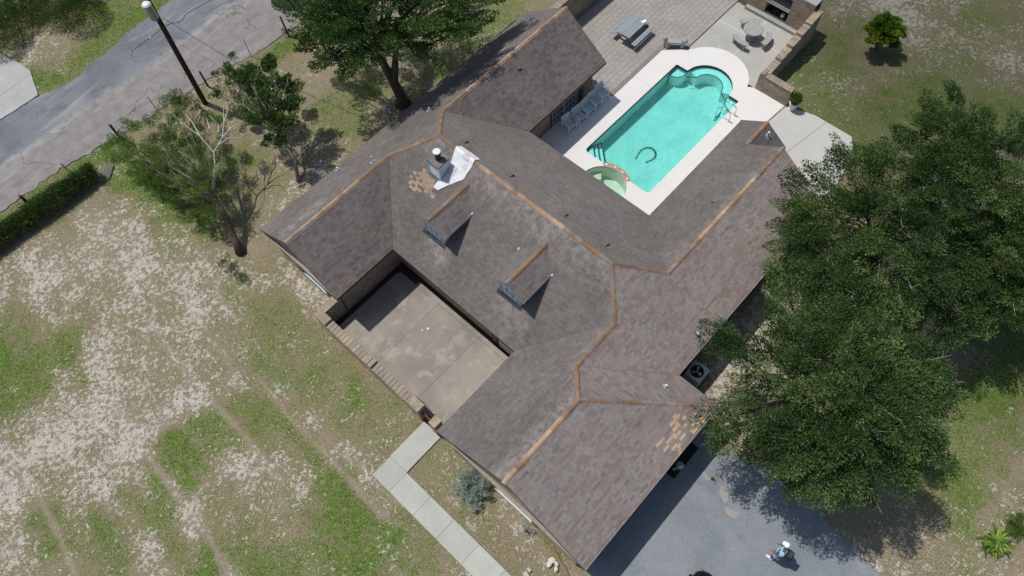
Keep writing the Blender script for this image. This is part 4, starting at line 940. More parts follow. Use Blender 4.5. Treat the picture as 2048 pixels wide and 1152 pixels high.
pipe(746, 324, 'NW', .42, .03); pipe(676, 340, 'NW', .2); pipe(859, 221, 'NW', .2, .04); pipe(1392, 671, 'P4', .28, .045); pipe(1331, 774, 'P7', .24, .045); pipe(1535, 272, 'S8', .28, .05)
# litter of pale scraps on the shingles
for px, py, P in ((1104, 551, 'P1'), (944, 428, 'P1'), (1037, 498, 'P1')):
    p = onp(px, py, P, .06); m = MB(); m.box(p, (.07, .05, .03), random.random()); m.box(p + Vector((.05, .03, 0)), (.04, .04, .02), 1); m.build('flashing_scrap', 'metal_white', house)

# service mast on the eave
mast = thing('meter_mast', 'grey electric service mast standing by the north west eave', 'service mast', (12.35, 21.15, 0))
m = MB(); m.tube([(12.35, 21.15, 0), (12.35, 21.15, 3.1)], .04, 8); m.build('pipe', 'metal_grey', mast)
m = MB(); m.lathe((12.35, 21.15, 3.1), [(.04, 0), (.09, .05), (.08, .14), (.03, .18)], 10); m.build('weather_head', 'lead', mast)
m = MB(); m.box((12.35, 21.05, 1.5), (.25, .12, .4)); m.box((12.35, 21.22, 2.75), (.18, .1, .3)); m.build('meter_box', 'metal_grey', mast)

# ================================================================== POOL
pool = thing('swimming_pool', 'long turquoise swimming pool with round shelf at its far end', 'pool', (22.5, 11.6, 0))
pts = POOL
def wall_ring(P, z0, z1, inward=True):
    m = MB(); n = len(P)
    for i in range(n): a, b = P[i], P[(i + 1) % n]; m.add([(a[0], a[1], z0), (b[0], b[1], z0), (b[0], b[1], z1), (a[0], a[1], z1)], [(0, 1, 2, 3)])
    return m
ZF = -.95; ZW = -.11
m = wall_ring(POOL, ZF, -.02); m.prism(POOL, ZF, ZF, sides=False); m.build('basin', 'pool_plaster', pool)
def shrink(P, k):
    out = []; n = len(P)
    for i in range(n):
        a, b, c = Vector(P[i - 1]), Vector(P[i]), Vector(P[(i + 1) % n]); d1 = (b - a).normalized(); d2 = (c - b).normalized()
        nn = Vector((-(d1 + d2).y, (d1 + d2).x)); nn = nn.normalized() if nn.length > 1e-4 else Vector((0, 0)); out.append(tuple(b + nn * k))
    return out
tl = MB(); n = len(POOL); inner = shrink(POOL, .012)
for i in range(n): a, b = inner[i], inner[(i + 1) % n]; tl.add([(a[0], a[1], -.16), (b[0], b[1], -.16), (b[0], b[1], .0), (a[0], a[1], .0)], [(0, 1, 2, 3)])
tl.build('waterline_tile', 'tile_black', pool)
cp = MB(); outer = shrink(POOL, -.0)
for i in range(n):
    a, b = POOL[i], POOL[(i + 1) % n]; c_, d_ = shrink(POOL, .03)[i], None
    cp.add([(a[0], a[1], .0355), (b[0], b[1], .0355), (*shrink(POOL, .02)[(i + 1) % n], .02), (*shrink(POOL, .02)[i], .02)], [(0, 1, 2, 3)])
cp.build('coping', 'concrete_deck', pool)
# round bench
bench = arc(ARC_C, 1.385, -a_hi + 3, a_hi - 3, 20) ; inn = arc((26.45, 11.5), .80, 84, -84, 20); 
bn = MB(); bn.prism(bench + inn, ZF, -.20); bn.build('bench_shelf', 'plaster_shelf', pool)
eg = MB(); pts = [(x, y, -.20) for x, y in inn]; eg.tube([(26.2, 12.75, -.20)] + pts + [(26.2, 10.25, -.20)], .022, 5); eg.build('shelf_edge_tile', 'tile_black', pool)
for cxy, a0 in (((26.38, 13.52), 180), ((26.42, 9.6), 90)):
    q = MB(); P_ = [cxy] + arc(cxy, .62, a0, a0 + 90, 8); q.prism(P_, ZF, -.25); q.build('corner_seat', 'plaster_shelf', pool)
    e = MB(); e.tube([(x, y, -.24) for x, y in P_[1:]], .02, 5); e.build('seat_edge_tile', 'tile_black', pool)
for k, (L_, z) in enumerate(((.62, -.22), (.98, -.42), (1.34, -.62))):
    q = MB(); c0 = (18.66, 13.61); q.prism([c0, (18.66, 13.61 - L_ * 1.08), (18.66 + L_, 13.61)], ZF, z); q.build('corner_step', 'plaster_shelf', pool)
    e = MB(); e.bar((18.67, 13.61 - L_ * 1.08, z + .012), (18.66 + L_, 13.60, z + .012), .035, .03); e.build('step_edge_tile', 'tile_black', pool)
# horseshoe of dark tiles on the floor
hc = at(1296, 312, ZF).xy; hs = at(1273.5, 316, ZF).xy; he = at(1290.6, 325, ZF).xy; htop = at(1304, 297, ZF).xy
pa = [at(x, y, ZF) for x, y in ((1272, 318), (1277, 308), (1283, 300), (1292, 296), (1301, 296), (1309, 301), (1312, 309), (1309, 317), (1300, 322), (1290, 326))]
hl = []
for a, b in zip(pa, pa[1:]):
    for k in range(4): hl.append(a.lerp(b, k / 4))
for i, p in enumerate(hl):
    d = (hl[min(i + 1, len(hl) - 1)] - hl[max(i - 1, 0)]); an = math.atan2(d.y, d.x)
    h = MB(); h.box((0, 0, 0), (.048 if i % 3 else .03, .11, .015)); o = h.build('floor_tile', 'floor_tile', pool); o.matrix_basis = Matrix.Translation((p.x, p.y, ZF + .012)) @ Matrix.Rotation(an, 4, 'Z')
for px, py in ((1384, 210), (1404, 220), (1377, 260), (1428, 161)):
    q = at(px, py, ZF); d = MB(); d.lathe((q.x, q.y, ZF), [(.11, 0), (.1, .012), (.04, .014)], 12); d.build('floor_drain', 'plaster_spa', pool)
wm = MB(); wm.prism(shrink(POOL, .014), ZW, ZW, sides=False); struct('pool_water', wm, 'water')
# spa
m = wall_ring(SPA, -.9, .0); m.prism(SPA, -.9, -.9, sides=False); m.build('spa_basin', 'plaster_spa', pool)
m = MB(); m.prism(arc(SPA_C, 1.215, 40, 140, 12) + arc(SPA_C, .75, 140, 40, 12), -.9, -.45); m.build('spa_seat', 'plaster_spa', pool)
struct('spa_water', MB().prism(arc(SPA_C, 1.205, 0, 350, 35), -.10, -.10, sides=False), 'water_spa')
nt_ = 15
for i in range(nt_):
    a0 = -sa + 2 * sa * i / nt_; a1 = -sa + 2 * sa * (i + 1) / nt_
    P_ = spa_arc(1.235, a0 + .4, a1 - .4, 2) + spa_arc(1.46, a1 - .4, a0 + .4, 2)
    m = MB(); m.prism(P_, -.02, .05); o = m.build('coping_tile', 'tile_blue' if i % 4 == 1 else 'terracotta', pool)
    if i % 4 == 1:
        c_ = spa_arc(1.345, (a0 + a1) / 2, (a0 + a1) / 2, 1)[0]; q = MB(); q.box((c_[0], c_[1], .055), (.12, .12, .012), math.radians((a0 + a1) / 2) + .78, taper=.6); q.build('coping_tile', 'metal_white', pool)
m = MB(); P_ = spa_arc(1.235, -sa, sa, 20) + spa_arc(1.43, sa, -sa, 20); m.prism(P_, ZF, -.02); m.build('spa_wall', 'plaster_shelf', pool)
# rails
def rail(x):
    m = MB(); m.tube([(x, 9.52 + .42, -.5), (x, 9.52 + .42, .2), (x, 9.52 + .38, .55), (x, 9.52 + .22, .70), (x, 9.52 - .05, .72), (x, 9.52 - .28, .66), (x, 9.52 - .36, .5), (x, 9.52 - .36, .035)], .022, 8); return m
lad = thing('pool_ladder', 'stainless pool ladder with two curved grab rails', 'pool ladder', (25.2, 9.3, .035))
for x in (24.92, 25.45): rail(x).build('rail', 'steel', lad, smooth=True)
m = MB()
for z in (-.25, -.5): m.box((25.18, 9.9, z), (.5, .08, .03))
m.build('tread', 'steel', lad)

# ================================================================== GARDEN WALLS
def free_wall(name, label, p0, p1, th, hs, mat='brick_garden', cope=True, group=None, parent=None):
    """hs: list of (s0, s1, height)"""
    p0, p1 = Vector((*p0, 0)), Vector((*p1, 0)); X = (p1 - p0).normalized(); N = Vector((X.y, -X.x, 0))
    t = parent or thing(name, label, 'brick wall', tuple(p0), 0, group)
    for s0, s1, h in hs:
        a = p0 + X * s0; b = p0 + X * s1
        for q0, q1 in ((a, b), (b - N * th, a - N * th)): brick_wall('wall', q0.xy, q1.xy, -.06, h, t, mat=mat)
        e = MB()
        for q in (a, b):
            pass
        brick_wall('wall', (a - N * th).xy, a.xy, -.06, h, t, mat=mat); brick_wall('wall', b.xy, (b - N * th).xy, -.06, h, t, mat=mat)
        e.prism([a.xy, b.xy, (b - N * th).xy, (a - N * th).xy], h, h, sides=False); e.build('wall_top', 'mortar', t)
        if cope:
            L = s1 - s0; n = max(1, int(round(L / .205))); ang = math.atan2(X.y, X.x)
            for i in range(n):
                c_ = a + X * ((i + .5) * L / n) - N * th / 2
                o = link('brick', random.choice(cope_m[round(th, 2)]), t, True); o.matrix_parent_inverse = Matrix.Identity(4)
                o.matrix_basis = WM[t.name].inverted() @ Matrix.Translation((c_.x, c_.y, h + .025 + random.uniform(-.004, .004))) @ Matrix.Rotation(ang + random.gauss(0, .02), 4, 'Z')
    return t
cope_m = {}
for th in (.37, .35, .3, .42):
    L_ = []
    for k in range(7):
        m = MB(); m.box((0, 0, 0), (.196, th + .05, .05), 0, .1 + .3 * k / 6, taper=.97); o = m.build('tmp', 'brick_garden'); L_.append(o.data); bpy.data.objects.remove(o)
    cope_m[th] = L_
free_wall('patio_wall', 'low brick wall closing the front patio, with stepped brick coping', (3.03, 16.30), (3.03, 9.62), .37, [(0, .75, 1.3), (.75, 3.3, 1.16), (3.3, 3.75, 1.3), (3.75, 6.1, 1.16), (6.1, 6.68, 1.3)])
free_wall('return_wall', 'short brick return wall joining the patio wall to the gable corner', (4.22, 16.36), (3.42, 16.36), .35, [(0, .80, 1.3)])
free_wall('gate_pier', 'small brick pier beside the wooden gate', (3.03, 8.98), (3.03, 8.62), .37, [(0, .36, 1.3)])
free_wall('terrace_wall', 'short brick wall between pool deck and the grass, beside the potted plant', (27.72, 9.42), (27.72, 7.50), .35, [(0, .30, 1.15), (.30, 1.92, 1.05)])
free_wall('garden_wall', 'stepped brick wall running from pool deck up to the fireplace', (27.95, 9.02), (32.85, 9.12), .35, [(0, 1.1, 1.1), (1.1, 2.1, 1.25), (2.1, 2.9, 1.42), (2.9, 3.7, 1.6), (3.7, 4.9, 1.75)])
free_wall('north_wall', 'long brick wall behind the paved terrace, left of the fireplace', (32.62, 20.3), (32.62, 13.35), .35, [(0, 5.4, 1.55), (5.4, 6.95, 1.75)])
free_wall('boundary_wall', 'tall brick wall shading the pavers beyond the north gable', (36, 20.45), (22.2, 20.45), .35, [(0, 13.8, 1.75)])
# fireplace
fp = thing('outdoor_fireplace', 'outdoor brick fireplace with two stacked open fire boxes', 'fireplace', (32.9, 11.5, 0))
for (y0, y1, z0, z1) in ((9.5, 10.75, 0, 2.15), (12.15, 13.3, 0, 2.3), (10.75, 12.15, 0, .3), (10.75, 12.15, .95, 1.08), (10.75, 12.15, 1.75, 2.3)):
    # facing -X
    brick_wall('wall', (32.55, y1), (32.55, y0), z0, z1, fp, mat='brick'); 
    if z0 == 0 and z1 > 1: brick_wall('wall', (33.3, y0), (33.3, y1), z0, z1, fp, mat='brick_garden')
    m = MB(); m.box((32.93, (y0 + y1) / 2, z1), (.76, y1 - y0, .03)); m.build('wall_top', 'stone_cast', fp)
for yy, dr in ((10.75, 1), (12.15, -1)):
    m = MB(); m.box((32.93, yy - dr * .02, 1.15), (.74, .03, 2.3)); m.build('fire_brick_side', 'brick_garden', fp)
m = MB(); m.box((33.25, 11.45, 1.0), (.05, 1.4, 2.0)); m.box((32.9, 11.45, .31), (.7, 1.4, .02)); m.build('fire_back', 'soil_dark', fp)
m = MB(); m.box((32.40, 11.2, .1), (.26, 4.0, .22)); m.build('hearth', 'stone_cast', fp)
m = MB(); m.box((32.66, 11.45, .98), (.3, 1.42, .07)); m.build('mantel', 'stone_cast', fp)
m = MB(); m.lathe((32.75, 11.1, .33), [(.1, 0), (.12, .1), (.11, .2)], 12); tag(m.build('bucket', 'metal_white'), 'small pale bucket standing inside the fireplace opening', 'bucket')
m = MB()
for k in range(5): m.tube([(32.7 + random.uniform(-.1, .2), 11.4 + k * .1, .36), (32.95, 11.6 + random.uniform(-.2, .2), .40)], .035, 6)
tag(m.build('logs', 'bark'), 'charred logs lying in the lower fire box', 'firewood')

# gate between the piers
gate = thing('patio_gate', 'rusty brown wooden gate between the patio wall and its pier', 'gate', (3.2, 9.3, 0))
for k in range(5): MB().box((3.20, 9.06 + k * .12, .58), (.03, .105, 1.05 - abs(k - 2) * .04)).build('board', 'rust', gate)
MB().bar((3.17, 9.0, .3), (3.17, 9.6, .3), .05).build('rail', 'rust', gate); MB().bar((3.17, 9.0, .9), (3.17, 9.6, .9), .05).build('rail', 'rust', gate)

# ================================================================== VEGETATION
def clump_points(c, r, n, flat=.75):
    u = unit(n); rad = r * rng.uniform(.35, 1, n) ** .6; P = u * rad[:, None]; P[:, 2] *= flat; return P + np.array(c), u
def tree(name, label, base, blobs, leaf, size, dens, trunk=(), trunk_r=.2, bark='bark', group=None, sub_r=(.3, .55), flat=.7, asp=.55, twigs=.25, cat='tree', tone_lo=0., tone_hi=1., leaf_n=130, hang=0.0, limb=1.0, st_=1.75):
    """blobs: (px, py, z, radius m)"""
    t = thing(name, label, cat, tuple(base), 0, group); b0 = Vector(base)
    cs = [(at(px, py, z), r) for px, py, z, r in blobs]
    br = MB(); top = Vector(base); paths = []
    if trunk:
        tp = [Vector(p) for p in trunk]; rs = [trunk_r * (1 - .5 * i / (len(tp) - 1)) * (1.35 if i == 0 else 1) for i in range(len(tp))]
        tm = MB(); tm.tube(tp, rs, 10); tm.build('trunk', bark, t, smooth=True); top = tp[-1]
    Pl, Dl, Tl = [], [], []
    for c, r in cs:
        d = c - top; L = d.length; mid = top + d * .5 + Vector((random.uniform(-.12, .12) * L, random.uniform(-.12, .12) * L, random.uniform(-.03, .12) * L))
        r0 = max(.016, min(trunk_r * .5, .028 * r + .012 * L) * limb); br.tube([top, top.lerp(mid, .5) + Vector((0, 0, .05 * L)), mid, c], [r0, r0 * .85, r0 * .6, r0 * .3], 5, cap=False)
        ns = max(4, int(r * r * dens)); u = unit(ns); rad = r * rng.uniform(.25, 1, ns) ** .5; sp = u * rad[:, None]; sp[:, 2] *= flat; sp += np.array(c)
        bt_ = rng.normal(0, .13)
        for k in range(ns):
            sr = rng.uniform(*sub_r) * (1 if r > .8 else .8); n = int(leaf_n * (sr / .42) ** 2 * rng.uniform(.6, 1.2))
            P, U = clump_points((0, 0, 0), sr, n, .5); ax = sp[k] - np.array(c) * .55 - np.array(top) * .45; ax[2] = ax[2] * .5 + .1; ax = ax / (np.linalg.norm(ax) + 1e-6); pa = P @ ax; P = P * .78 + np.outer(pa, ax) * (st_ - .78) + sp[k]; U = U + ax * .6
            Pl.append(P); out = U + unit(n) * .7 + np.array([0, 0, .15 - hang]); Dl.append(out)
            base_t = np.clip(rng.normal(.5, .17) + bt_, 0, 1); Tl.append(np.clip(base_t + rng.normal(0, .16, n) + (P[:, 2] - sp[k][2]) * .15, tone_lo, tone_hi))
            if rng.random() < twigs * 2.2:
                s_ = Vector(sp[k]); e_ = s_ + (s_ - c).normalized() * sr * rng.uniform(.6, 1.25) + Vector((0, 0, .06)); br.tube([c.lerp(s_, .2), s_, e_], [.018, .011, .004], 3, cap=False)
    P = np.concatenate(Pl); D = np.concatenate(Dl); T = np.concatenate(Tl)
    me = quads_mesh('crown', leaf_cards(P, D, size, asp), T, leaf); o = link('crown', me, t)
    if br.v: br.build('branches', 'twig', t)
    if leaf == 'leaf_oak' and len(cs) > 12:
        dt = MB()
        for _ in range(int(len(cs) * .55)):
            c, r = random.choice(cs); a = random.uniform(0, 6.28); p = c + Vector((math.cos(a) * r * .7, math.sin(a) * r * .7, r * .42)); d = (p - top); d.z = abs(d.z) * .3; d.normalize()
            e = p + d * random.uniform(.4, .8) + Vector((0, 0, .12)); dt.tube([p - d * .3, p, e], [.008, .006, .003], 3, cap=False)
            for q in range(4): f = random.uniform(.1, .9); s0_ = p.lerp(e, f); dt.tube([s0_, s0_ + (d + Vector((random.gauss(0, .7), random.gauss(0, .7), random.uniform(0, .4)))).normalized() * random.uniform(.15, .35)], [.005, .002], 3, cap=False)
        dt.build('dead_twigs', 'twig_dead', t, kind='stuff')
    return t
oak = dict(leaf='leaf_oak', size=.088, dens=17, leaf_n=400, flat=.6, sub_r=(.33, .6))
G_R = 'live oaks shading the side yard'
tb = at(1545, 850, 0)
tree('live_oak', 'large live oak beside the driveway, its cut limb stubs showing', (13.2, -1.4, 0),
     [(1440, 678, 4.6, .62), (1470, 700, 4.6, .55), (1500, 740, 4.8, .7), (1530, 700, 5.0, .65), (1555, 655, 5.2, .7), (1600, 690, 5.4, .95), (1680, 660, 5.8, 1.0), (1650, 720, 6.0, 1.0), (1740, 700, 6.0, 1.0), (1800, 720, 5.6, .95), (1850, 760, 5.4, .85), (1870, 800, 5.2, .75),
      (1800, 790, 6.2, 1.1), (1720, 780, 6.4, 1.1), (1660, 800, 6.2, 1.0), (1610, 760, 5.6, .6), (1450, 840, 4.4, .75), (1490, 860, 4.6, .8), (1440, 875, 4.2, .6), (1480, 810, 4.6, .5), (1565, 560, 4.8, .55), (1560, 600, 4.9, .55), (1590, 630, 5.2, .6), (1500, 790, 4.6, .55), (1575, 800, 4.4, .5), (1605, 820, 4.6, .55), (1580, 840, 4.6, .5), (1560, 770, 4.4, .4), (1545, 720, 5, .6), (1530, 885, 4.8, .85), (1590, 880, 5.4, .95), (1650, 870, 6.0, 1.0), (1730, 860, 6.2, 1.1),
      (1810, 860, 5.6, 1.0), (1840, 900, 5.0, .8), (1770, 920, 5.4, .9), (1700, 930, 5.4, .9), (1630, 930, 5.0, .85), (1570, 930, 4.6, .65), (1680, 965, 4.6, .65), (1740, 960, 4.6, .6), (1600, 965, 4.2, .5)],
     trunk=[(13.2, -1.4, 0), (13.25, -1.5, 1.2), (13.4, -1.7, 2.3), (13.5, -1.9, 3.2)], trunk_r=.34, group=G_R, **oak)
tree('live_oak', 'widest live oak, leaning over the end of the pool wing', (21.5, .2, 0),
     [(1600, 400, 4.6, .75), (1590, 360, 4.4, .45), (1640, 350, 4.8, .75), (1640, 430, 5.0, .9), (1690, 310, 4.8, .7), (1700, 390, 5.4, 1.0), (1760, 340, 5.4, .9), (1770, 430, 6.0, 1.1), (1700, 470, 5.8, 1.1), (1620, 480, 5.0, .9), (1580, 440, 4.4, .6), (1570, 500, 4.4, .6), (1610, 550, 5.0, .8), (1680, 560, 5.8, 1.0),
      (1760, 520, 6.2, 1.1), (1830, 480, 6.2, 1.1), (1840, 560, 6.2, 1.0), (1640, 610, 5.2, .75), (1720, 620, 5.6, .85), (1790, 620, 5.8, .9)],
     trunk=[(21.5, .2, 0), (21.6, .1, 1.4), (21.5, .1, 2.8)], trunk_r=.3, group=G_R, **oak)
tree('live_oak', 'live oak with a pale leafy tip behind the others, nearest the bare sand', (26.5, -2.2, 0),
     [(1880, 210, 5.6, .7), (1900, 190, 5.8, .4), (1840, 260, 5.4, .8), (1900, 260, 6.2, .95), (1960, 250, 5.8, .8), (1800, 310, 5.2, .8), (1860, 330, 6.0, 1.0), (1930, 320, 6.4, 1.05), (2000, 300, 6.2, .9), (1880, 400, 6.0, 1.0), (1950, 390, 6.2, 1.0), (2020, 370, 6.2, 1.0), (2060, 280, 5.8, .9), (1830, 390, 5.4, .8)],
     trunk=[(26.5, -2.2, 0), (26.4, -2.2, 1.3), (26.4, -2.3, 2.6)], trunk_r=.26, group=G_R, **oak)
tree('live_oak', 'dark live oak cut by the right frame edge, south of the others', (22.3, -4.9, 0),
     [(1890, 480, 5.0, .9), (1960, 470, 5.2, 1.0), (2040, 450, 5.2, 1.0), (1900, 560, 4.8, .95), (1970, 540, 5.0, 1.0), (2045, 530, 5.0, .9), (1885, 625, 4.6, .75), (1945, 610, 4.6, .7), (2000, 590, 4.4, .5), (1835, 640, 4.8, .6), (2090, 480, 5, 1.1), (2045, 590, 4.6, .8), (1930, 660, 4.4, .6), (2045, 625, 4.6, .7), (1985, 640, 4.2, .6), (1890, 680, 4.4, .5), (1960, 575, 4.9, .8), (2080, 560, 4.8, 1.0), (2030, 520, 5.2, 1.0), (1830, 600, 5.0, .8)],
     trunk=[(22.3, -4.9, 0), (22.3, -4.9, 1.3), (22.2, -5.0, 2.6)], trunk_r=.28, group=G_R, **oak)
# cut limb stubs of the front oak : their own sub shapes of the first tree
first = bpy.data.objects['live_oak']
m = MB(); m.tube([at(1512, 905 - 60, 1.6), at(1514, 815, 2.2), at(1530, 798, 2.9)], [.17, .17, .13], 10); m.tube([at(1530, 800, 2.9), at(1533, 796, 2.94)], [.125, .11], 10); m.build('limb_stub', 'bark_pale', first, smooth=False)
m = MB(); m.tube([at(1535, 815, 2.2), at(1556, 805, 2.5), at(1585, 785, 3.0)], [.14, .12, .09], 10); m.build('limb_stub', 'bark_pale', first)
# big oak at the top
bt = at(806, 207, 0)
tree('shade_oak', 'tall dark oak with forked trunk behind the north west eave', tuple(bt),
     [(600, 20, 5.2, .8), (620, 70, 5.2, .8), (650, 30, 6.0, 1.0), (680, 90, 5.6, .9), (700, 40, 6.6, 1.2), (730, 90, 6.2, .9), (760, 20, 7.0, 1.3), (800, 70, 6.4, 1.1), (850, 30, 6.6, 1.2), (850, 100, 5.4, .7), (900, 60, 6.0, 1.0), (930, 20, 6.2, 1.0), (650, 125, 4.6, .45), (700, 135, 4.8, .4), (770, 110, 5.6, .6),
      (600, -30, 5.6, 1.1), (680, -40, 6.8, 1.4), (760, -60, 7.4, 1.5), (850, -50, 7.0, 1.5), (930, -40, 6.4, 1.2), (700, -120, 6.8, 1.5), (800, -140, 7.0, 1.6), (900, -120, 6.6, 1.4), (990, -30, 5.6, .9), (565, 0, 4.8, .55), (960, 40, 5.4, .6)],
     trunk=[tuple(bt), (bt.x + .02, bt.y + .05, .5), tuple(at(780, 150, 2.4)), tuple(at(757, 110, 3.6))], trunk_r=.34, leaf='leaf_oak', size=.11, dens=14, leaf_n=360, tone_hi=.85)
so = bpy.data.objects['shade_oak']; m = MB(); m.tube([at(788, 165, 1.9), at(790, 130, 3.0), at(793, 95, 4.6)], [.22, .18, .13], 9); m.build('trunk_fork', 'bark', so, smooth=True)
# slim tree
b2 = at(597, 363, 0)
tree('young_oak', 'slim bent young oak standing alone on the dry lawn', tuple(b2),
     [(560, 270, 2.6, .42), (580, 235, 2.9, .5), (545, 240, 2.9, .5), (565, 200, 3.2, .55), (590, 210, 3.0, .38), (535, 200, 3.2, .45), (550, 165, 3.4, .4), (520, 170, 3.2, .4), (505, 140, 3.4, .35), (480, 150, 3.3, .35), (460, 140, 3.5, .3), (530, 130, 3.2, .45), (500, 180, 3.0, .5), (520, 230, 2.8, .45), (580, 170, 3.1, .42), (545, 280, 2.4, .35), (495, 215, 2.8, .4)],
     trunk=[tuple(b2), tuple(at(590, 320, .7)), tuple(at(570, 288, 1.4)), tuple(at(560, 268, 1.9))], trunk_r=.085, leaf='leaf_oak', size=.10, dens=46, leaf_n=620, limb=.6, sub_r=(.22, .36), bark='bark_pale')
# mesquite
b3 = at(482, 505, 0)
tree('mesquite_tree', 'leaning feathery mesquite with bare grey dead limbs near the road', tuple(b3),
     [(240, 270, 2.6, .45), (260, 310, 2.6, .55), (300, 290, 3.0, .6), (340, 330, 2.8, .65), (330, 270, 3.2, .6), (290, 340, 2.4, .55), (380, 360, 2.6, .6), (350, 230, 3.3, .5), (345, 190, 3.4, .4), (385, 200, 3.3, .35), (390, 300, 3.0, .5), (400, 340, 2.9, .5), (410, 380, 2.5, .45), (250, 245, 3.0, .25), (270, 250, 3.0, .3),
      (440, 240, 3.0, .4), (330, 205, 3.4, .35), (215, 300, 2.5, .35), (300, 240, 3.2, .4), (430, 420, 1.9, .35), (270, 340, 1.6, .5), (310, 370, 1.4, .5), (350, 390, 1.4, .45), (230, 320, 1.4, .4), (360, 300, 2.2, .5), (300, 310, 1.8, .5), (420, 320, 1.6, .4), (390, 390, 1.3, .4), (420, 440, 1.2, .35), (455, 430, 1.3, .3), (400, 420, 1.0, .35), (440, 370, 1.8, .35), (380, 270, 2.6, .45), (410, 230, 2.8, .35), (360, 210, 2.9, .4), (300, 360, 1.1, .45), (340, 400, .9, .45), (410, 350, 1.6, .45), (380, 430, .8, .4), (430, 300, 2.2, .4), (330, 310, 1.6, .5), (280, 320, 1.3, .45), (400, 280, 2.2, .45), (420, 400, 1.4, .4), (460, 320, 1.6, .35), (330, 350, 2.0, .5), (440, 280, 1.4, .35), (250, 290, 1.6, .45), (400, 250, 2.2, .4), (370, 330, 1.8, .5)],
     trunk=[tuple(b3), tuple(at(470, 480, .5)), tuple(at(450, 430, 1.3)), tuple(at(428, 395, 2.0))], trunk_r=.2, leaf='leaf_mesquite', size=.075, asp=.35, dens=40, leaf_n=620, sub_r=(.22, .38), hang=.1, limb=.4, st_=1.15)
m3 = bpy.data.objects['mesquite_tree']
def dead(o, start, segs, r):
    m = MB()
    for pl in segs:
        pts_ = [at(*p) for p in pl]; m.tube(pts_, [r * (1 - .75 * i / (len(pts_) - 1)) for i in range(len(pts_))], 5)
    m.build('dead_limb', 'twig_dead', o)
dead(m3, None, [[(425, 380, 2.2), (430, 330, 2.6), (428, 305, 2.8), (400, 272, 3.1), (370, 250, 3.3), (345, 230, 3.5)], [(428, 305, 2.8), (445, 275, 3.0), (448, 245, 3.2), (447, 210, 3.4)], [(445, 275, 3.0), (460, 258, 3.1), (485, 242, 3.2)], [(400, 272, 3.1), (385, 245, 3.3), (370, 228, 3.4)],
     [(437, 265, 3.05), (437, 250, 3.15), (418, 230, 3.3)], [(437, 290, 2.9), (460, 275, 3.0), (475, 275, 3.05)], [(448, 245, 3.2), (455, 225, 3.3), (450, 195, 3.4)], [(420, 258, 3.2), (412, 235, 3.3)]], .045)
dead(m3, None, [[(400, 345, 2.3), (345, 325, 2.5), (330, 300, 2.7), (325, 280, 2.8)], [(345, 325, 2.5), (310, 330, 2.5), (280, 305, 2.7)], [(345, 325, 2.5), (320, 332, 2.5)], [(330, 300, 2.7), (310, 290, 2.8)]], .03)
# dark shrub by the pole, low growth round mesquite base
def bush(name, label, blobs, leaf, size, cat='shrub', dens=30, leaf_n=70, sub=(.15, .3), asp=.5, group=None, tone_hi=1., flat=.7):
    c = at(*blobs[0][:2], 0)
    return tree(name, label, (c.x, c.y, 0), blobs, leaf=leaf, size=size, dens=dens, leaf_n=leaf_n * 6, sub_r=sub, asp=asp, cat=cat, group=group, trunk=[(c.x, c.y, -.02), (c.x, c.y, .25)], trunk_r=.05, twigs=.2, tone_hi=tone_hi, flat=flat, st_=1.1)
bush('roadside_shrub', 'dark green shrub growing through the wire fence beside the utility pole', [(470, 160, 1.4, .55), (440, 150, 1.5, .45), (500, 145, 1.4, .45), (450, 185, 1.2, .5), (490, 190, 1.0, .5), (465, 110, 1.9, .22), (520, 165, 1.1, .4), (430, 190, 1.2, .35), (500, 230, .9, .4), (465, 225, .9, .4)], 'leaf_hedge', .085, leaf_n=80)
bush('roadside_shrub', 'light green shrub around the foot of the utility pole', [(400, 215, .8, .4), (420, 240, .7, .45), (380, 235, .9, .4), (350, 260, .8, .5), (370, 290, .6, .45), (330, 300, .6, .4), (300, 320, .5, .4)], 'leaf_mesquite', .07, asp=.4, leaf_n=60)
bush('trunk_shrub', 'green shrub at the foot of the leaning mesquite', [(410, 455, .5, .4), (400, 440, .7, .32), (440, 470, .4, .35), (430, 440, .8, .3)], 'leaf_hedge', .085)
bush('trunk_shrub', 'small shrub in front of the mesquite trunk', [(465, 535, .3, .28), (450, 520, .4, .25), (480, 555, .2, .22)], 'leaf_hedge', .07)
bt = at(1752, 98, 0)
tree('citrus_tree', 'small round citrus tree with yellow tips on the far lawn', tuple(bt), [(1768, 60, 1.5, .62), (1750, 50, 1.6, .5), (1790, 65, 1.5, .5), (1765, 40, 1.9, .45), (1745, 70, 1.3, .45), (1785, 45, 1.7, .45), (1768, 72, 1.2, .45), (1792, 80, 1.2, .38), (1752, 82, 1.1, .35), (1778, 55, 1.7, .5)],
     trunk=[tuple(bt), tuple(at(1760, 80, .8))], trunk_r=.06, leaf='leaf_citrus', size=.085, dens=60, leaf_n=900, sub_r=(.22, .34), st_=.8, limb=.5, twigs=0)
bush('sage_bush', 'rounded silver green bush beside the garage gable wall', [(945, 970, .45, .62), (925, 965, .4, .4), (965, 975, .45, .45), (940, 950, .5, .4), (950, 1000, .25, .4), (935, 990, .3, .35)], 'leaf_sage', .055, dens=110, leaf_n=260, sub=(.12, .2), asp=.35)
bush('sage_bush', 'small sparse silver green plant near the white rocks', [(1052, 1062, .3, .22), (1045, 1052, .3, .14), (1062, 1058, .3, .14)], 'leaf_sage', .06, dens=120, leaf_n=70, sub=(.08, .14), asp=.35)
bush('patio_vine', 'small vine hanging over the patio wall by the gate', [(833, 797, 1.0, .12), (842, 805, 1.05, .14), (850, 812, .9, .1), (858, 822, .6, .08)], 'leaf_citrus', .06, dens=300, leaf_n=16, sub=(.08, .12), cat='vine')
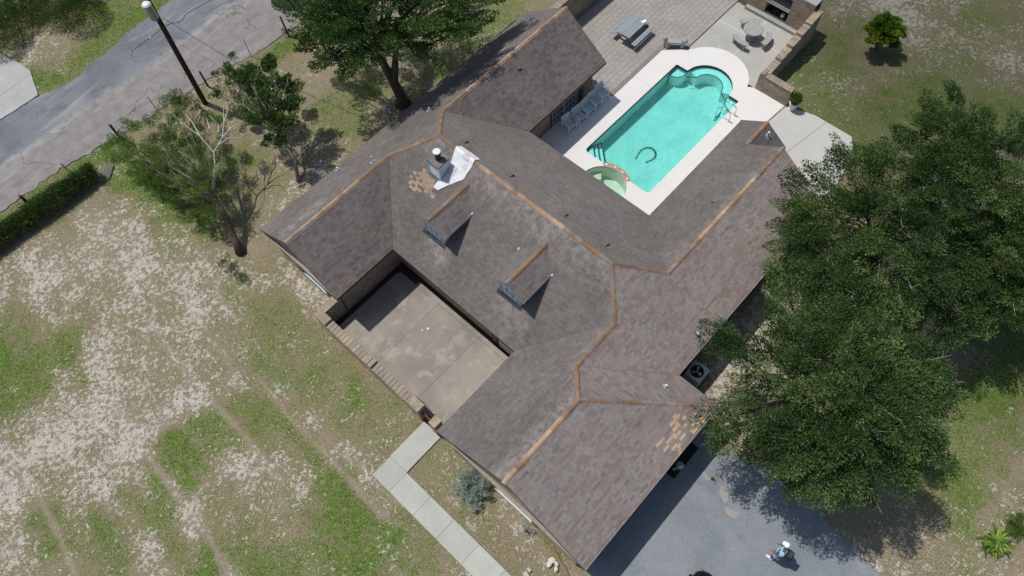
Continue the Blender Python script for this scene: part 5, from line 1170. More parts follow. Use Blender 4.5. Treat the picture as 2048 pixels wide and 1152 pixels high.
bush('yard_bush', 'round yellow green bush behind the strappy plant', [(2030, 1050, .35, .35), (2045, 1045, .4, .35), (2035, 1062, .25, .28)], 'leaf_citrus', .06, dens=140, leaf_n=110, sub=(.12, .2), tone_hi=.8)
bush('driveway_weed', 'scraggly weed at the edge of the driveway under the oak', [(1500, 925, .1, .2), (1508, 935, .1, .18)], 'leaf_mesquite', .05, dens=80, leaf_n=40, sub=(.08, .14), cat='weed')
bush('driveway_weed', 'thin weed rooted in the cracked driveway beside a bare patch', [(1425, 958, .05, .09), (1430, 965, .05, .1)], 'leaf_mesquite', .04, dens=300, leaf_n=14, sub=(.06, .1), cat='weed')
# strappy plant
def rosette(label, c, n, L, group=None):
    t = thing('strap_leaf_plant', label, 'plant', tuple(c), 0, group)
    for k in range(n):
        a = random.uniform(0, 6.28); el = random.uniform(.25, 1.15); l_ = L * random.uniform(.7, 1.15); w_ = .05 * random.uniform(.8, 1.3); D = Vector((math.cos(a), math.sin(a), 0)); Sd = Vector((-D.y, D.x, 0))
        off = Vector((random.gauss(0, L * .22), random.gauss(0, L * .22), 0)); m = MB(); vs = []; 
        for i in range(5):
            f = i / 4; p = off + D * l_ * f * math.cos(el * (1 - f * .5)) + Vector((0, 0, .02 + l_ * (f * math.sin(el) - f * f * .42))); ww = w_ * (1 - f ** 2 * .97); vs += [p - Sd * ww, p + Sd * ww]
        m.add(vs, [(2 * i, 2 * i + 1, 2 * i + 3, 2 * i + 2) for i in range(4)], random.random()); m.build('leaf', 'leaf_agave', t, True)
    return t
rosette('strappy green plant with long arching leaves in bare ground', at(1990, 1085, 0), 150, .60)
# hedge over the fence
def hedge():
    t = thing('fence_hedge', 'long dense hedge of vines over the roadside fence', 'hedge', (-2.5, 31.8, 0))
    n = 52000; x = rng.uniform(-9, .85, n); y = rng.uniform(-1, 1, n); z = rng.uniform(0, 1, n) ** .6
    hh = .55 + .8 * fbm(x, y * 0, 1.0, 8); wv = .30 + .42 * fbm(x, np.sign(y) * 3, 1.3, 4)
    Y = 31.78 + y * wv * np.sqrt(np.clip(1 - z ** 2.5, 0, 1)) - .02 * x; Z = z * hh
    P = np.stack([x, Y, Z], 1) + rng.normal(0, .075, (n, 3)); D = rng.normal(size=(n, 3)) * .6 + np.stack([np.zeros(n), y * .6, np.ones(n) * .6], 1)
    link('leaves', quads_mesh('leaves', leaf_cards(P, D, .11, .3), np.clip(rng.normal(.42, .25, n) + (vnoise(x, Y, 2.5, 9) - .5) * .5, 0, 1), 'leaf_hedge'), t)
    core = MB(); 
    for k in range(60): xx = -9 + k * .165; core.tube([(xx, 31.7, 0), (xx + .1, 31.8, .5), (xx + .25, 31.9 + random.uniform(-.3, .3), .9)], [.015, .012, .006], 3)
    core.build('stems', 'twig', t)
hedge()
# thicket over the road
def thicket():
    n = 46000; c = [at(px, py, 0) for px, py in ((0, 10), (60, 20), (120, 30), (170, 40), (30, 60), (100, 0), (180, -20), (-60, 60), (-40, -20), (60, -60), (150, -80), (240, -60), (10, 90))]
    i = rng.integers(0, len(c), n); cc = np.array([[p.x, p.y, .35] for p in c])[i]; u = unit(n); u[:, 2] = np.abs(u[:, 2]); P = cc + u * (rng.uniform(.3, 1, n)[:, None] ** .5) * np.array([1.5, 1.5, .9]) 
    D = u + rng.normal(size=(n, 3)) * .5 + np.array([0, 0, .7])
    tag(link('undergrowth', quads_mesh('undergrowth', leaf_cards(P, D, .14, .28), np.clip(rng.normal(.4, .22, n) + (vnoise(P[:, 0], P[:, 1], 1.2, 19) - .5) * .7, 0, 1), 'leaf_hedge')), 'dense green undergrowth beyond the road', kind='stuff')
thicket()
# grass tufts
def grass():
    N = 420000; x = rng.uniform(-14, 36, N); y = rng.uniform(-12.5, 45, N)
    m = masks(x, y); g = np.clip(m['g'] * 1.15 + (1 - m['s']) * .35 - m['s'] * .5 - m['d'] * .35 + (fbm(x, y, 3.0, 61, 3) - .5) * 1.4, 0, 1)
    keep = rng.random(N) < np.clip(g * 1.0, .02, 1)
    for P_ in (ROAD, DW, DRV, DECK, TERR, SIDE, PAVE): keep &= ~in_poly(x, y, P_)
    for X0, X1, Y0, Y1 in ((4.2, 22, 15.9, 20.5), (7.8, 16, 7.6, 16), (3, 7.8, 8, 16.4), (3, 10.7, .9, 7.7), (10.5, 21.7, 2.9, 8), (0, 1.07, -13, 9.6), (0, 3.1, 8.48, 9.62), (16, 28.3, 2.9, 8), (15, 36, 8, 21), (27.7, 33.4, 8.9, 14)):
        keep &= ~((x > X0) & (x < X1) & (y > Y0) & (y < Y1))
    # only what the frame can see, with a margin
    d = np.stack([x, y, np.full(N, -CAMH)], 1); zc = d @ np.array(CF); u = d @ np.array(CR) / zc * F; v_ = d @ np.array(CU) / zc * F
    keep &= (np.abs(u) < 1090) & (np.abs(v_) < 640)
    x, y, gg = x[keep], y[keep], m['g'][keep]; n = len(x); z = ground_z(x, y)
    k = 3; x, y, z, gg = (np.repeat(a, k) for a in (x, y, z, gg)); a = rng.uniform(0, 6.28, n * k); L = rng.uniform(.025, .06, n * k) * (.8 + .5 * gg); el = rng.uniform(.2, 1.1, n * k)
    B = np.stack([x + rng.normal(0, .02, n * k), y + rng.normal(0, .02, n * k), z], 1); S_ = np.stack([-np.sin(a), np.cos(a), 0 * a], 1) * .011; T = np.stack([np.cos(a) * np.cos(el), np.sin(a) * np.cos(el), np.sin(el)], 1) * L[:, None]
    V_ = np.stack([B - S_, B + S_, B + T], 1); tone = np.clip(1.0 - gg * 1.25 + rng.normal(0, .17, n * k), 0, 1)
    tag(link('grass', quads_mesh('grass', V_, tone, 'blade', 3)), 'short patchy grass over the sandy ground', kind='stuff')
grass()

# ================================================================== THINGS
def sling_chair(label, x, y, rz, grp='white sling chairs along the wall'):
    t = thing('patio_chair', label, 'patio chair', (x, y, .035), rz, grp)
    w2, r = .28, .022       # local: +y is the back, -y the front
    for s in (-1, 1):
        m = MB(); X = s * w2
        m.tube([(X, .30, .82), (X, .22, .45), (X, .24, .02), (X, -.28, .02), (X, -.30, .08), (X, -.30, .52), (X, -.24, .60), (X, -.10, .62), (X, .24, .64)], r, 6)
        m.build('side_frame', 'paint_white', t, True, smooth=True)
    for y_, z_ in ((.30, .82), (-.29, .38), (.22, .36), (-.28, .05)): MB().tube([(-w2, y_, z_), (w2, y_, z_)], r * .9, 6).build('cross_rail', 'paint_white', t, True)
    m = MB(); m.add([(-w2, -.29, .40), (w2, -.29, .40), (w2, -.05, .37), (-w2, -.05, .37), (w2, .20, .37), (-w2, .20, .37)], [(0, 1, 2, 3), (3, 2, 4, 5)])
    m.build('seat', 'sling', t, True)
    m = MB(); m.add([(-w2, .20, .37), (w2, .20, .37), (w2, .24, .58), (-w2, .24, .58), (w2, .30, .81), (-w2, .30, .81)], [(0, 1, 2, 3), (3, 2, 4, 5)]); m.build('backrest', 'sling', t, True)
    return t
for lab, x, y, rz in (('white sling patio chair nearest the main roof, first of five', 19.18, 15.18, -.12), ('second white sling chair from the roof, in front of the doors', 19.92, 15.14, -.10), ('middle white sling chair of the five along the pool wing', 20.60, 15.12, .02), ('fourth white sling chair, just past the french doors', 21.22, 15.16, -.05), ('fifth white sling chair, the one nearest the pavers', 21.90, 15.22, -.16)):
    sling_chair(lab, x, y, rz)

# picnic table
pc = at(1250, 38, .75); pt = thing('picnic_table', 'weathered grey picnic table with attached benches on the pavers', 'picnic table', (26.48, 16.78, 0), .02)
for k in range(6): MB().box((0, -.34 + k * .136, .745), (1.78, .122, .035), tone=random.random()).build('plank', 'wood_grey', pt, True)
for s in (-1, 1):
    for k in range(2): MB().box((0, s * .72 + k * .14 - .07, .43), (1.78, .128, .035), tone=random.random()).build('bench_plank', 'wood_grey', pt, True)
for x in (-.62, .62):
    MB().box((x, 0, .70), (.05, .68, .07)).build('cross_beam', 'wood_grey', pt, True); MB().box((x, 0, .39), (.05, 1.5, .07)).build('cross_beam', 'wood_grey', pt, True)
    for s in (-1, 1): MB().bar((x + .05, s * .22, .72), (x + .05, s * .56, 0), .09, .05).build('leg', 'wood_grey', pt, True)
m = MB(); m.add([(26.95, 16.52, .775), (27.22, 16.40, .772), (27.28, 16.54, .80), (27.0, 16.64, .785)], [(0, 1, 2, 3)]); m.build('paper', 'paint_white', label='crumpled white paper sheet on the picnic table', cat='paper')
# red plant beside table
rp = at(1291, 60, .1); t = thing('potted_red_plant', 'small potted plant with dark red leaves beside the picnic table', 'potted plant', tuple((rp.x, rp.y, .0)))
m = MB(); m.lathe((0, 0, .01), [(.1, 0), (.14, .2), (.13, .22)], 12); m.build('pot', 'terracotta', t, True)
for k in range(26):
    a = random.uniform(0, 6.28); D = Vector((math.cos(a), math.sin(a), 0)) * random.uniform(.12, .3); m = MB(); Sd = Vector((-D.y, D.x, 0)).normalized() * .03; z0 = .2; tip = D + Vector((0, 0, z0 + random.uniform(.05, .35))); b_ = Vector((0, 0, z0)); md = (b_ + tip) / 2 + Vector((0, 0, .04))
    m.add([b_, md - Sd, tip, md + Sd], [(0, 1, 2, 3)]); m.build('leaf', 'leaf_red', t, True)
# stone bench with lion
lb = thing('stone_bench', 'cast stone bench with a carved lion at its left end', 'stone bench', tuple(at(1348, 93, 0)), math.atan2(at(1370, 96).y - at(1325, 93).y, at(1370, 96).x - at(1325, 93).x))
MB().box((0.05, 0, .38), (.95, .34, .08), taper=.96).build('seat', 'stone_cast', lb, True)
MB().box((.42, 0, .17), (.2, .3, .34), taper=.85).build('leg', 'stone_cast', lb, True); MB().box((-.30, 0, .17), (.2, .3, .34), taper=.85).build('leg', 'stone_cast', lb, True)
m = MB(); m.lathe((.50, 0, .42), [(.17, 0), (.19, .06), (.15, .14), (.05, .18)], 12); m.build('scroll_end', 'stone_cast', lb, True)
li = bpy.data.meshes.new('lion'); lv = [(0, 0, .28), (-.05, 0, .42), (-.1, 0, .55), (-.22, 0, .56), (-.02, .1, .14), (-.04, .12, .02), (-.02, -.1, .14), (-.04, -.12, .02), (.14, 0, .22), (.16, .12, .1), (.06, .14, .03), (.16, -.12, .1), (.06, -.14, .03)]
le = [(0, 1), (1, 2), (2, 3), (0, 4), (4, 5), (0, 6), (6, 7), (0, 8), (8, 9), (9, 10), (8, 11), (11, 12)]
def skin_body(name, verts, edges, radii, mat, parent, M=None, root=0, lv=2):
    me = bpy.data.meshes.new(name); me.from_pydata(verts, edges, []); o = bpy.data.objects.new(name, me); C.objects.link(o)
    sk = o.modifiers.new('skin', 'SKIN'); sv = me.skin_vertices[0].data
    for i, r in enumerate(radii):
        sv[i].radius = (r, r) if isinstance(r, (int, float)) else r; sv[i].use_root = (i == root)
    ss = o.modifiers.new('sub', 'SUBSURF'); ss.levels = ss.render_levels = lv
    dg = bpy.context.evaluated_depsgraph_get(); dg.update(); ev = o.evaluated_get(dg); m2 = bpy.data.meshes.new_from_object(ev); bpy.data.objects.remove(o)
    m2.materials.clear(); m2.materials.append(MATS[mat]); m2.polygons.foreach_set('use_smooth', np.ones(len(m2.polygons), dtype=bool))
    a = m2.attributes.get('tone')
    q = link(name, m2, parent, True)
    if M is not None: q.matrix_basis = M
    return q
skin_body('lion', lv, le, [.12, .13, .15, .07, .06, .05, .06, .05, .12, .07, .05, .07, .05], 'stone_cast', lb, Matrix.Translation((-.48, 0, .02)) @ Matrix.Rotation(-.3, 4, 'Z') @ Matrix.Scale(1.0, 4))
# round table and benches
tc = at(1507, 58, .72); bs = at(1502, 79, 0)
rt = thing('round_stone_table', 'round mottled stone table on a pedestal near the fireplace', 'stone table', (tc.x, tc.y, .022))
MB().lathe((0, 0, .64), [(.0, 0), (.50, 0), (.54, .03), (.54, .07), (.51, .09)], 32).build('tabletop', 'stone_cast', rt, True)
MB().lathe((0, 0, 0), [(.28, 0), (.30, .08), (.20, .14), (.16, .35), (.2, .5), (.3, .64)], 20).build('pedestal', 'stone_cast', rt, True)
MB().lathe((0, 0, .731), [(.03, 0), (.02, .002)], 10).build('umbrella_hole', 'soil_dark', rt, True)
def curved_bench(label, ang):
    t = thing('curved_stone_bench', label, 'stone bench', (tc.x, tc.y, .022), math.radians(ang), 'curved benches round the stone table')
    P_ = arc((0, 0), .80, -32, 32, 12) + arc((0, 0), 1.10, 32, -32, 12); MB().prism(P_, .38, .45).build('seat', 'stone_cast', t, True)
    m = MB(); m.prism(P_, .3795, .3795, sides=False); m.build('seat_underside', 'stone_cast', t, True)
    for a in (-22, 22):
        c_ = arc((0, 0), .95, a, a, 1)[0]; MB().box((c_[0], c_[1], .19), (.2, .13, .38), math.radians(a), taper=.8).build('leg', 'stone_cast', t, True)
def ang_to(px, py): p = at(px, py, .4); return math.degrees(math.atan2(p.y - tc.y, p.x - tc.x))
curved_bench('curved stone bench between the round table and pool deck', ang_to(1483, 80)); curved_bench('curved stone bench on the garden wall side of the round table', ang_to(1534, 78)); curved_bench('curved stone bench behind the round table, facing the pool', ang_to(1500, 38))
# potted plant
pp = at(1583, 218, 0); t = thing('white_planter', 'white urn planter with a bushy green plant at the wall end', 'potted plant', (pp.x + .0, pp.y, .03))
MB().lathe((0, 0, 0), [(.17, 0), (.2, .05), (.17, .08), (.22, .3), (.25, .42), (.27, .44), (.27, .5), (.235, .5), (.22, .44), (.0, .43)], 24).build('pot', 'pot_white', t, True)
MB().lathe((0, 0, .42), [(.22, 0), (.1, .02)], 12).build('soil', 'soil_dark', t, True)
n = 1500; P, U = clump_points((.0, 0, .78), .27, n, 1.1); link('foliage', quads_mesh('foliage', leaf_cards(P, U + unit(n) * .5 + np.array([0, 0, .3]), .08), np.clip(rng.normal(.45, .25, n), 0, .85), 'leaf_citrus'), t, True)
# AC unit
ac = thing('air_conditioner', 'grey outdoor air conditioner tucked under the eave corner', 'air conditioner', (12.33, 2.16, 0), .03)
MB().box((0, 0, .02), (.95, .95, .08)).build('pad', 'joint', ac, True)
MB().box((0, 0, .42), (.80, .72, .72)).build('case', 'siding_grey', ac, True)
MB().box((0, 0, .795), (.84, .76, .03), taper=.97).build('lid', 'metal_grey', ac, True)
MB().lathe((0, 0, .80), [(.30, 0), (.29, .025), (.27, .012), (.26, .012)], 28).build('fan_ring', 'metal_dark', ac, True)
MB().lathe((0, 0, .812), [(.26, 0), (.25, .001)], 28).build('fan_well', 'rubber', ac, True)
m = MB()
for k in range(3): a = k * 2.09; m.add([(0, 0, .82), (.24 * math.cos(a), .24 * math.sin(a), .818), (.22 * math.cos(a + .7), .22 * math.sin(a + .7), .835)], [(0, 1, 2)])
m.lathe((0, 0, .815), [(.05, 0), (.04, .03)], 10); m.build('fan', 'metal_grey', ac, True)
m = MB()
for r_ in (.1, .16, .22, .28): m.tube([(r_ * math.cos(a), r_ * math.sin(a), .845) for a in np.linspace(0, 6.283, 25)], .004, 3)
for a in range(6): m.bar((0, 0, .845), (.29 * math.cos(a * 1.047), .29 * math.sin(a * 1.047), .845), .006)
m.build('grille', 'metal_dark', ac, True)
m = MB()
for k in range(12):
    for s in (-1, 1): m.bar((-.38, s * .365, .12 + k * .052), (.38, s * .365, .12 + k * .052), .012)
    for s in (-1, 1): m.bar((s * .405, -.33, .12 + k * .052), (s * .405, .33, .12 + k * .052), .012)
m.build('louvre', 'metal_grey', ac, True)
# gas grill tank by garage
gq = at(1361, 928, .5); gg = thing('gas_cylinder', 'pale round gas cylinder standing in the garage shade', 'gas cylinder', (gq.x, gq.y, .014))
MB().lathe((0, 0, 0), [(.10, 0), (.12, .02), (.17, .06), (.175, .3), (.15, .38), (.07, .43), (.04, .44)], 24).build('body', 'metal_grey', gg, True, smooth=True)
MB().lathe((0, 0, .44), [(.09, 0), (.09, .09), (.085, .09), (.085, .01)], 16).build('collar', 'metal_grey', gg, True)
bq = at(1352, 937, .3); m = MB(); m.box((bq.x, bq.y, .30), (.30, .08, .06), -.5); m.box((bq.x, bq.y, .15), (.1, .06, .3), -.5); m.build('tow_stand', 'metal_grey', label='small grey metal stand next to the gas cylinder', cat='stand')
m = MB(); m.box((9.1, .62, .03), (1.7, .9, .03), .0, taper=.99); m.build('rubber_mat', 'rubber', label='black rubber mat lying beneath the garage eave', cat='mat')
# car corner at the bottom edge
car = thing('parked_car', 'black car whose rounded corner just enters the bottom edge', 'car', (3.9, -3.85, .014), 0)
def loft(secs, n=16):
    m = MB(); vs = []; fs = []
    for x, hw, zb, zt2, rr in secs:
        for k in range(n):
            a = 2 * math.pi * k / n; cx_, sx_ = math.cos(a), math.sin(a); e = 2 / 4.5
            vs.append((x, hw * math.copysign(abs(cx_) ** e, cx_), (zb + zt2) / 2 + (zt2 - zb) / 2 * math.copysign(abs(sx_) ** e, sx_)))
    for i in range(len(secs) - 1):
        for k in range(n): k2 = (k + 1) % n; fs.append((i * n + k, (i + 1) * n + k, (i + 1) * n + k2, i * n + k2))
    fs.append(tuple(range(n))); fs.append(tuple(reversed(range((len(secs) - 1) * n, len(secs) * n)))); m.add(vs, fs); return m
body = loft([(-2.2, .55, .4, .75, 0), (-2.1, .78, .3, .9, 0), (-1.6, .88, .25, .95, 0), (0, .90, .22, .98, 0), (1.2, .88, .22, .92, 0), (1.8, .80, .25, .82, 0), (2.0, .62, .32, .72, 0), (2.06, .45, .4, .62, 0)])
body.build('body', 'car_paint', car, True, smooth=True)
loft([(-1.9, .6, .9, .96, 0), (-1.3, .68, .85, 1.38, 0), (-.2, .70, .85, 1.46, 0), (.5, .66, .85, 1.3, 0), (1.1, .6, .85, .95, 0)]).build('cabin', 'glass_dark', car, True, smooth=True)
MB().box((-.5, 0, 1.44), (1.2, 1.15, .06), taper=.85).build('roof_panel', 'car_paint', car, True)
for x in (-1.4, 1.3):
    for s in (-1, 1):
        m = MB(); m.tube([(x, s * .72, .31), (x, s * .9, .31)], .31, 18); wv_ = m.build('wheel', 'rubber', car, True); m = MB(); m.tube([(x, s * .89, .31), (x, s * .915, .31)], .19, 12); m.build('rim', 'metal_grey', wv_, True)
for s in (-1, 1): MB().box((1.93, s * .5, .66), (.16, .3, .1), taper=.8).build('headlight', 'glass_pane', car, True)
# adjust so that only the front corner enters the frame
_tip = at(1410, 1148, .68); car.location = (_tip.x - 1.90, _tip.y - .52, .0)

# stones
sg = 'white rocks in the front bed'
for lab, px, py, s in (('largest white limestone rock in the cluster of four', 1104, 1121, .17), ('long low white rock left of the biggest one', 1099, 1128, .15), ('round white rock right of the biggest one', 1113, 1127, .12), ('lowest white rock of the cluster by the gable', 1112, 1138, .12)):
    p = at(px, py, .05); bm = MB(); 
    prof = [(.0, -.5), (.8, -.45), (1, -.1), (.85, .35), (.4, .6), (.0, .62)]; bm.lathe((0, 0, 0), [(max(r_, .001) * s, z * s * .9) for r_, z in prof], 9)
    bm.v = [(x * (1 + random.uniform(-.15, .15)), y * (.7 + random.uniform(-.1, .1)), z * (1 + random.uniform(-.15, .15))) for x, y, z in bm.v]
    o = bm.build('rock', 'stone_white', label=lab, cat='rock', group=sg); o.location = (p.x, p.y, s * .35); o.rotation_euler = (0, 0, random.uniform(0, 3))
for lab, px, py, s in (('broken concrete block lying near the walkway edge', 1058, 1140, .13), ('flat broken slab at the bottom edge by the walkway', 1052, 1150, .2)):
    p = at(px, py); m = MB(); m.box((0, 0, .03), (s * 1.4, s, .07), 0, taper=.9); o = m.build('concrete_block', 'concrete_walk', label=lab, cat='rubble'); o.location = (p.x, p.y, 0); o.rotation_euler = (.02, .05, random.uniform(0, 2))
hs_ = MB(); hs_.tube([at(*p) + Vector((0, 0, .02)) for p in ((1107, 1092), (1111, 1102), (1117, 1112), (1120, 1120), (1126, 1128), (1132, 1137), (1137, 1148), (1140, 1160))], .013, 6); hs_.tube([at(*p) + Vector((0, 0, .02)) for p in ((1120, 1104), (1116, 1108), (1117, 1113))], .013, 6)
hs_.build('garden_hose', 'hose_red', label='red garden hose trailing from the gable wall', cat='hose')
pv = thing('stone_pad', 'square pad of four pale pavers at the driveway edge', 'paving pad', tuple(at(1542, 948)))
a0 = at(1515, 945); e1 = at(1541, 927) - a0; e2 = at(1545, 968) - a0; an = math.atan2(e1.y, e1.x)
for i in range(3):
    for j in range(2):
        c_ = a0 + e1 * (i + .5) / 3 + e2 * (j + .5) / 2; m = MB(); m.box((c_.x, c_.y, .012), (e1.length / 3 - .02, e2.length / 2 - .02, .05), an, random.random(), taper=.98); m.build('paver', 'concrete_side', pv)
# scraps on patio
for lab, px, py, s in (('small pale tile scrap on the patio slab', 845, 661, .08), ('larger pale square tile lying on the patio slab', 856, 658, .12)):
    p = at(px, py); m = MB(); m.box((p.x, p.y, .034), (s, s, .014), .5, taper=.95); m.build('loose_tile', 'stone_white', label=lab, cat='tile')

# house wrap sheet over the ridge
def tarp():
    O1 = [(908, 304), (902, 327), (878, 360), (867, 375), (876, 381), (888, 374), (926, 361), (948, 328)]
    gridn = 14; A = [(908, 304), (947, 327)]; m = MB()
    left = [(922, 293, 'P2'), (909, 303, 'P1'), (902, 327, 'P1'), (890, 343, 'P1'), (878, 360, 'P1'), (867, 375, 'P1')]
    right = [(960, 319, 'P2'), (948, 327, 'P1'), (937, 345, 'P1'), (926, 361, 'P1'), (903, 369, 'P1'), (876, 381.5, 'P1')]
    rows = []
    def lerp_side(sd, f):
        k = f * (len(sd) - 1); i = min(int(k), len(sd) - 2); t = k - i; a, b = onp(*sd[i]), onp(*sd[i + 1]); return a.lerp(b, t)
    NR, NC = 24, 10
    for i in range(NR + 1):
        f = i / NR; a, b = lerp_side(left, f), lerp_side(right, f); row = []
        for j in range(NC + 1):
            p = a.lerp(b, j / NC); zz = min(.6834 * p.x - 2.6623, 13.4 - .6768 * p.x)
            if p.x > cx0 - .02 and p.x < cx1 + .02 and p.y > cy0 - .02: p.y = cy0 - .03
            row.append(Vector((p.x, p.y, zz + .045 + .022 * math.sin(i * 1.1 + j * .9) * math.sin(j * .7) + random.uniform(0, .008) + (.05 if abs(p.x - 11.81) < .15 else 0))))
        rows.append(row)
    vs = [p for r_ in rows for p in r_]; fs = [(i * (NC + 1) + j, i * (NC + 1) + j + 1, (i + 1) * (NC + 1) + j + 1, (i + 1) * (NC + 1) + j) for i in range(NR) for j in range(NC)]
    m.add(vs, fs); o = m.build('roofing_sheet', 'house_wrap', smooth=True, label='white roofing wrap sheet draped over the ridge beside the chimney', cat='tarpaulin')
    me = o.data; sol = None
    # faint red printed emblems
    pr = MB()
    for (fi, fj, s) in ((.20, .68, .15), (.50, .36, .16), (.66, .34, .16), (.36, .75, .12), (.83, .55, .1)):
        i, j = int(fi * NR), int(fj * NC); c_ = rows[i][j]; e1_ = (rows[i + 1][j] - c_).normalized(); e2_ = (rows[i][j + 1] - c_); e2_ = (e2_ - e1_ * e2_.dot(e1_)).normalized(); nn = e2_.cross(e1_); nn = nn if nn.z > 0 else -nn; c_ = c_ + nn * .028
        q = lambda u, v_: c_ + e1_ * u * s + e2_ * v_ * s
        for (u0, v0, u1, v1) in ((-1, -1, -.86, 1), (.86, -1, 1, 1), (-1, -1, 1, -.86), (-1, .86, 1, 1), (-.5, -.6, -.2, .6), (.05, -.6, .2, .6), (.4, -.6, .5, .2)): pr.add([q(u0, v0), q(u1, v0), q(u1, v1), q(u0, v1)], [(0, 1, 2, 3)])
    pr.build('printed_mark', 'print_red', o)
WM['roofing_sheet'] = Matrix.Identity(4)
tarp()

# utility pole
pb_ = Vector((7.50, 31.49, 0)); pole = thing('utility_pole', 'dark wooden utility pole carrying a white topped transformer', 'utility pole', tuple(pb_))
m = MB(); m.tube([pb_ + Vector((0, 0, -.1)), Vector((7.60, 31.36, 3.5)), Vector((7.70, 31.24, 7)), Vector((7.76, 31.15, 9.6))], [.145, .135, .12, .11], 14); m.build('pole', 'pole_wood', pole, smooth=True)
tf = at(292, 8, 7.2); tc_ = Vector((tf.x, tf.y, 0))
m = MB(); m.lathe((tc_.x, tc_.y, 6.35), [(.15, 0), (.2, .03), (.2, .78), (.17, .82)], 20); m.build('transformer', 'metal_grey', pole, smooth=False)
m = MB(); m.lathe((tc_.x, tc_.y, 7.15), [(.215, 0), (.22, .03), (.16, .1), (.05, .12)], 20); m.build('transformer_lid', 'metal_white', pole)
m = MB(); m.bar((tc_.x, tc_.y, 6.6), (7.68, 31.26, 6.6), .06); m.bar((tc_.x, tc_.y, 7.0), (7.70, 31.24, 7.0), .06); m.build('bracket', 'metal_grey', pole)
m = MB(); m.tube([(tc_.x + .1, tc_.y, 6.4), (tc_.x + .05, tc_.y - .15, 6.1), (7.64, 31.3, 5.9), (7.66, 31.3, 6.6)], .012, 5); m.tube([(tc_.x - .15, tc_.y, 6.9), (tc_.x - .1, tc_.y, 6.2), (7.62, 31.32, 5.9)], .01, 5); m.build('jumper_wire', 'wire_dark', pole)
def cable(label, pts, r=.011, mat='wire_dark', bobs=()):
    P_ = [at(*p) for p in pts]; out = []
    for a, b in zip(P_, P_[1:]):
        for k in range(6): f = k / 6; out.append(a.lerp(b, f))
    out.append(P_[-1]); m = MB(); m.tube(out, r, 5); o = m.build('power_cable', mat, label=label, cat='cable')
    for bb in bobs:
        q = at(*bb); m2 = MB(); m2.lathe((q.x, q.y, q.z - .04), [(.02, 0), (.045, .03), (.03, .08)], 10); WM[o.name] = Matrix.Identity(4); m2.build('insulator', 'metal_white', o)
cable('dark service cable crossing the road with a white insulator', [(262, 103, 5.2), (300, 76, 5.4), (326, 55, 5.6), (345, 46, 5.8), (355, 45, 5.9), (366, 39, 6.0), (371, 29, 6.0), (385, 20, 6.1), (422, 0, 6.3), (520, -60, 6.6)], .014, 'wire_dark', ((301, 76, 5.4),))
cable('pale thin wire passing over the green road verge', [(0, 262, 5.0), (140, 163, 5.4), (290, 27, 6.6)], .007, 'wire')
cable('twisted dark cable running from the pole towards the house', [(325, 36, 6.3), (345, 48, 6.0), (400, 82, 5.4), (440, 106, 5.0), (480, 130, 4.6), (620, 190, 3.6), (750, 247, 3.2)], .012, 'wire_dark')
cable('thin dark wire sagging over the road below the transformer', [(317, 70, 6.2), (340, 80, 6.0), (380, 100, 5.5), (430, 126, 5.0)], .007, 'wire_dark')
cable('thin pale wire reaching past the thicket at the top left', [(-20, 205, 6.5), (185, 63, 6.8), (250, 18, 7), (300, -30, 7.2)], .006, 'wire')
# fence
fence = thing('wire_fence', 'old wire fence with leaning posts along the road edge', 'fence', (5.4, 33, 0))
posts = [((577, 70), 1.35, .06, 'post_wood'), ((502, 112), 1.25, .022, 'metal_dark'), ((416, 172), 1.15, .06, 'post_wood'), ((316, 222), 1.2, .022, 'metal_dark'), ((236, 270), .9, .075, 'post_wood'), ((150, 354), 1.2, .022, 'metal_dark'), ((70, 417), 1.25, .08, 'post_wood')]
tops = []
for (px, h, r, mt) in posts:
    b_ = at(*px); lean = Vector((random.gauss(0, .03), random.gauss(0, .03), 0)); tp_ = b_ + Vector((0, 0, h)) + lean; MB().tube([b_ - Vector((0, 0, .1)), tp_], [r, r * .9], 8).build('post', mt, fence); tops.append((b_, tp_))
m = MB()
ext = [(Vector((20, 31.8, 0)), Vector((20, 31.8, 1.2)))] + tops + [(Vector((-8, 32.6, 0)), Vector((-8, 32.6, 1.1)))]
for z in (.15, .4, .65, .9, 1.1):
    for (a, b_), (c_, d_) in zip(ext, ext[1:]): m.tube([a.lerp(b_, z / 1.3), (a.lerp(b_, z / 1.3) + c_.lerp(d_, z / 1.3)) / 2 - Vector((0, 0, .03)), c_.lerp(d_, z / 1.3)], .003, 3)
m.build('wire', 'wire', fence)
m = MB()
for (a, b_), (c_, d_) in zip(ext[:-1], ext[1:]):
    L = (c_ - a).length
    for k in range(int(L / .16)): f = k / (L / .16); p = a.lerp(c_, f); m.bar(p + Vector((0, 0, .05)), p + Vector((0, 0, 1.02)), .0035)
m.build('mesh_wire', 'wire', fence)
m = MB()
for k in range(5): m.tube([at(215 + k * 3, 322 + k * 2) + Vector((0, 0, .04)), at(205 + k * 3, 352 + k * 2) + Vector((0, 0, .06))], .035, 6)
m.build('cut_branches', 'bark_pale', label='short heap of cut branches at the hedge end', cat='branches')

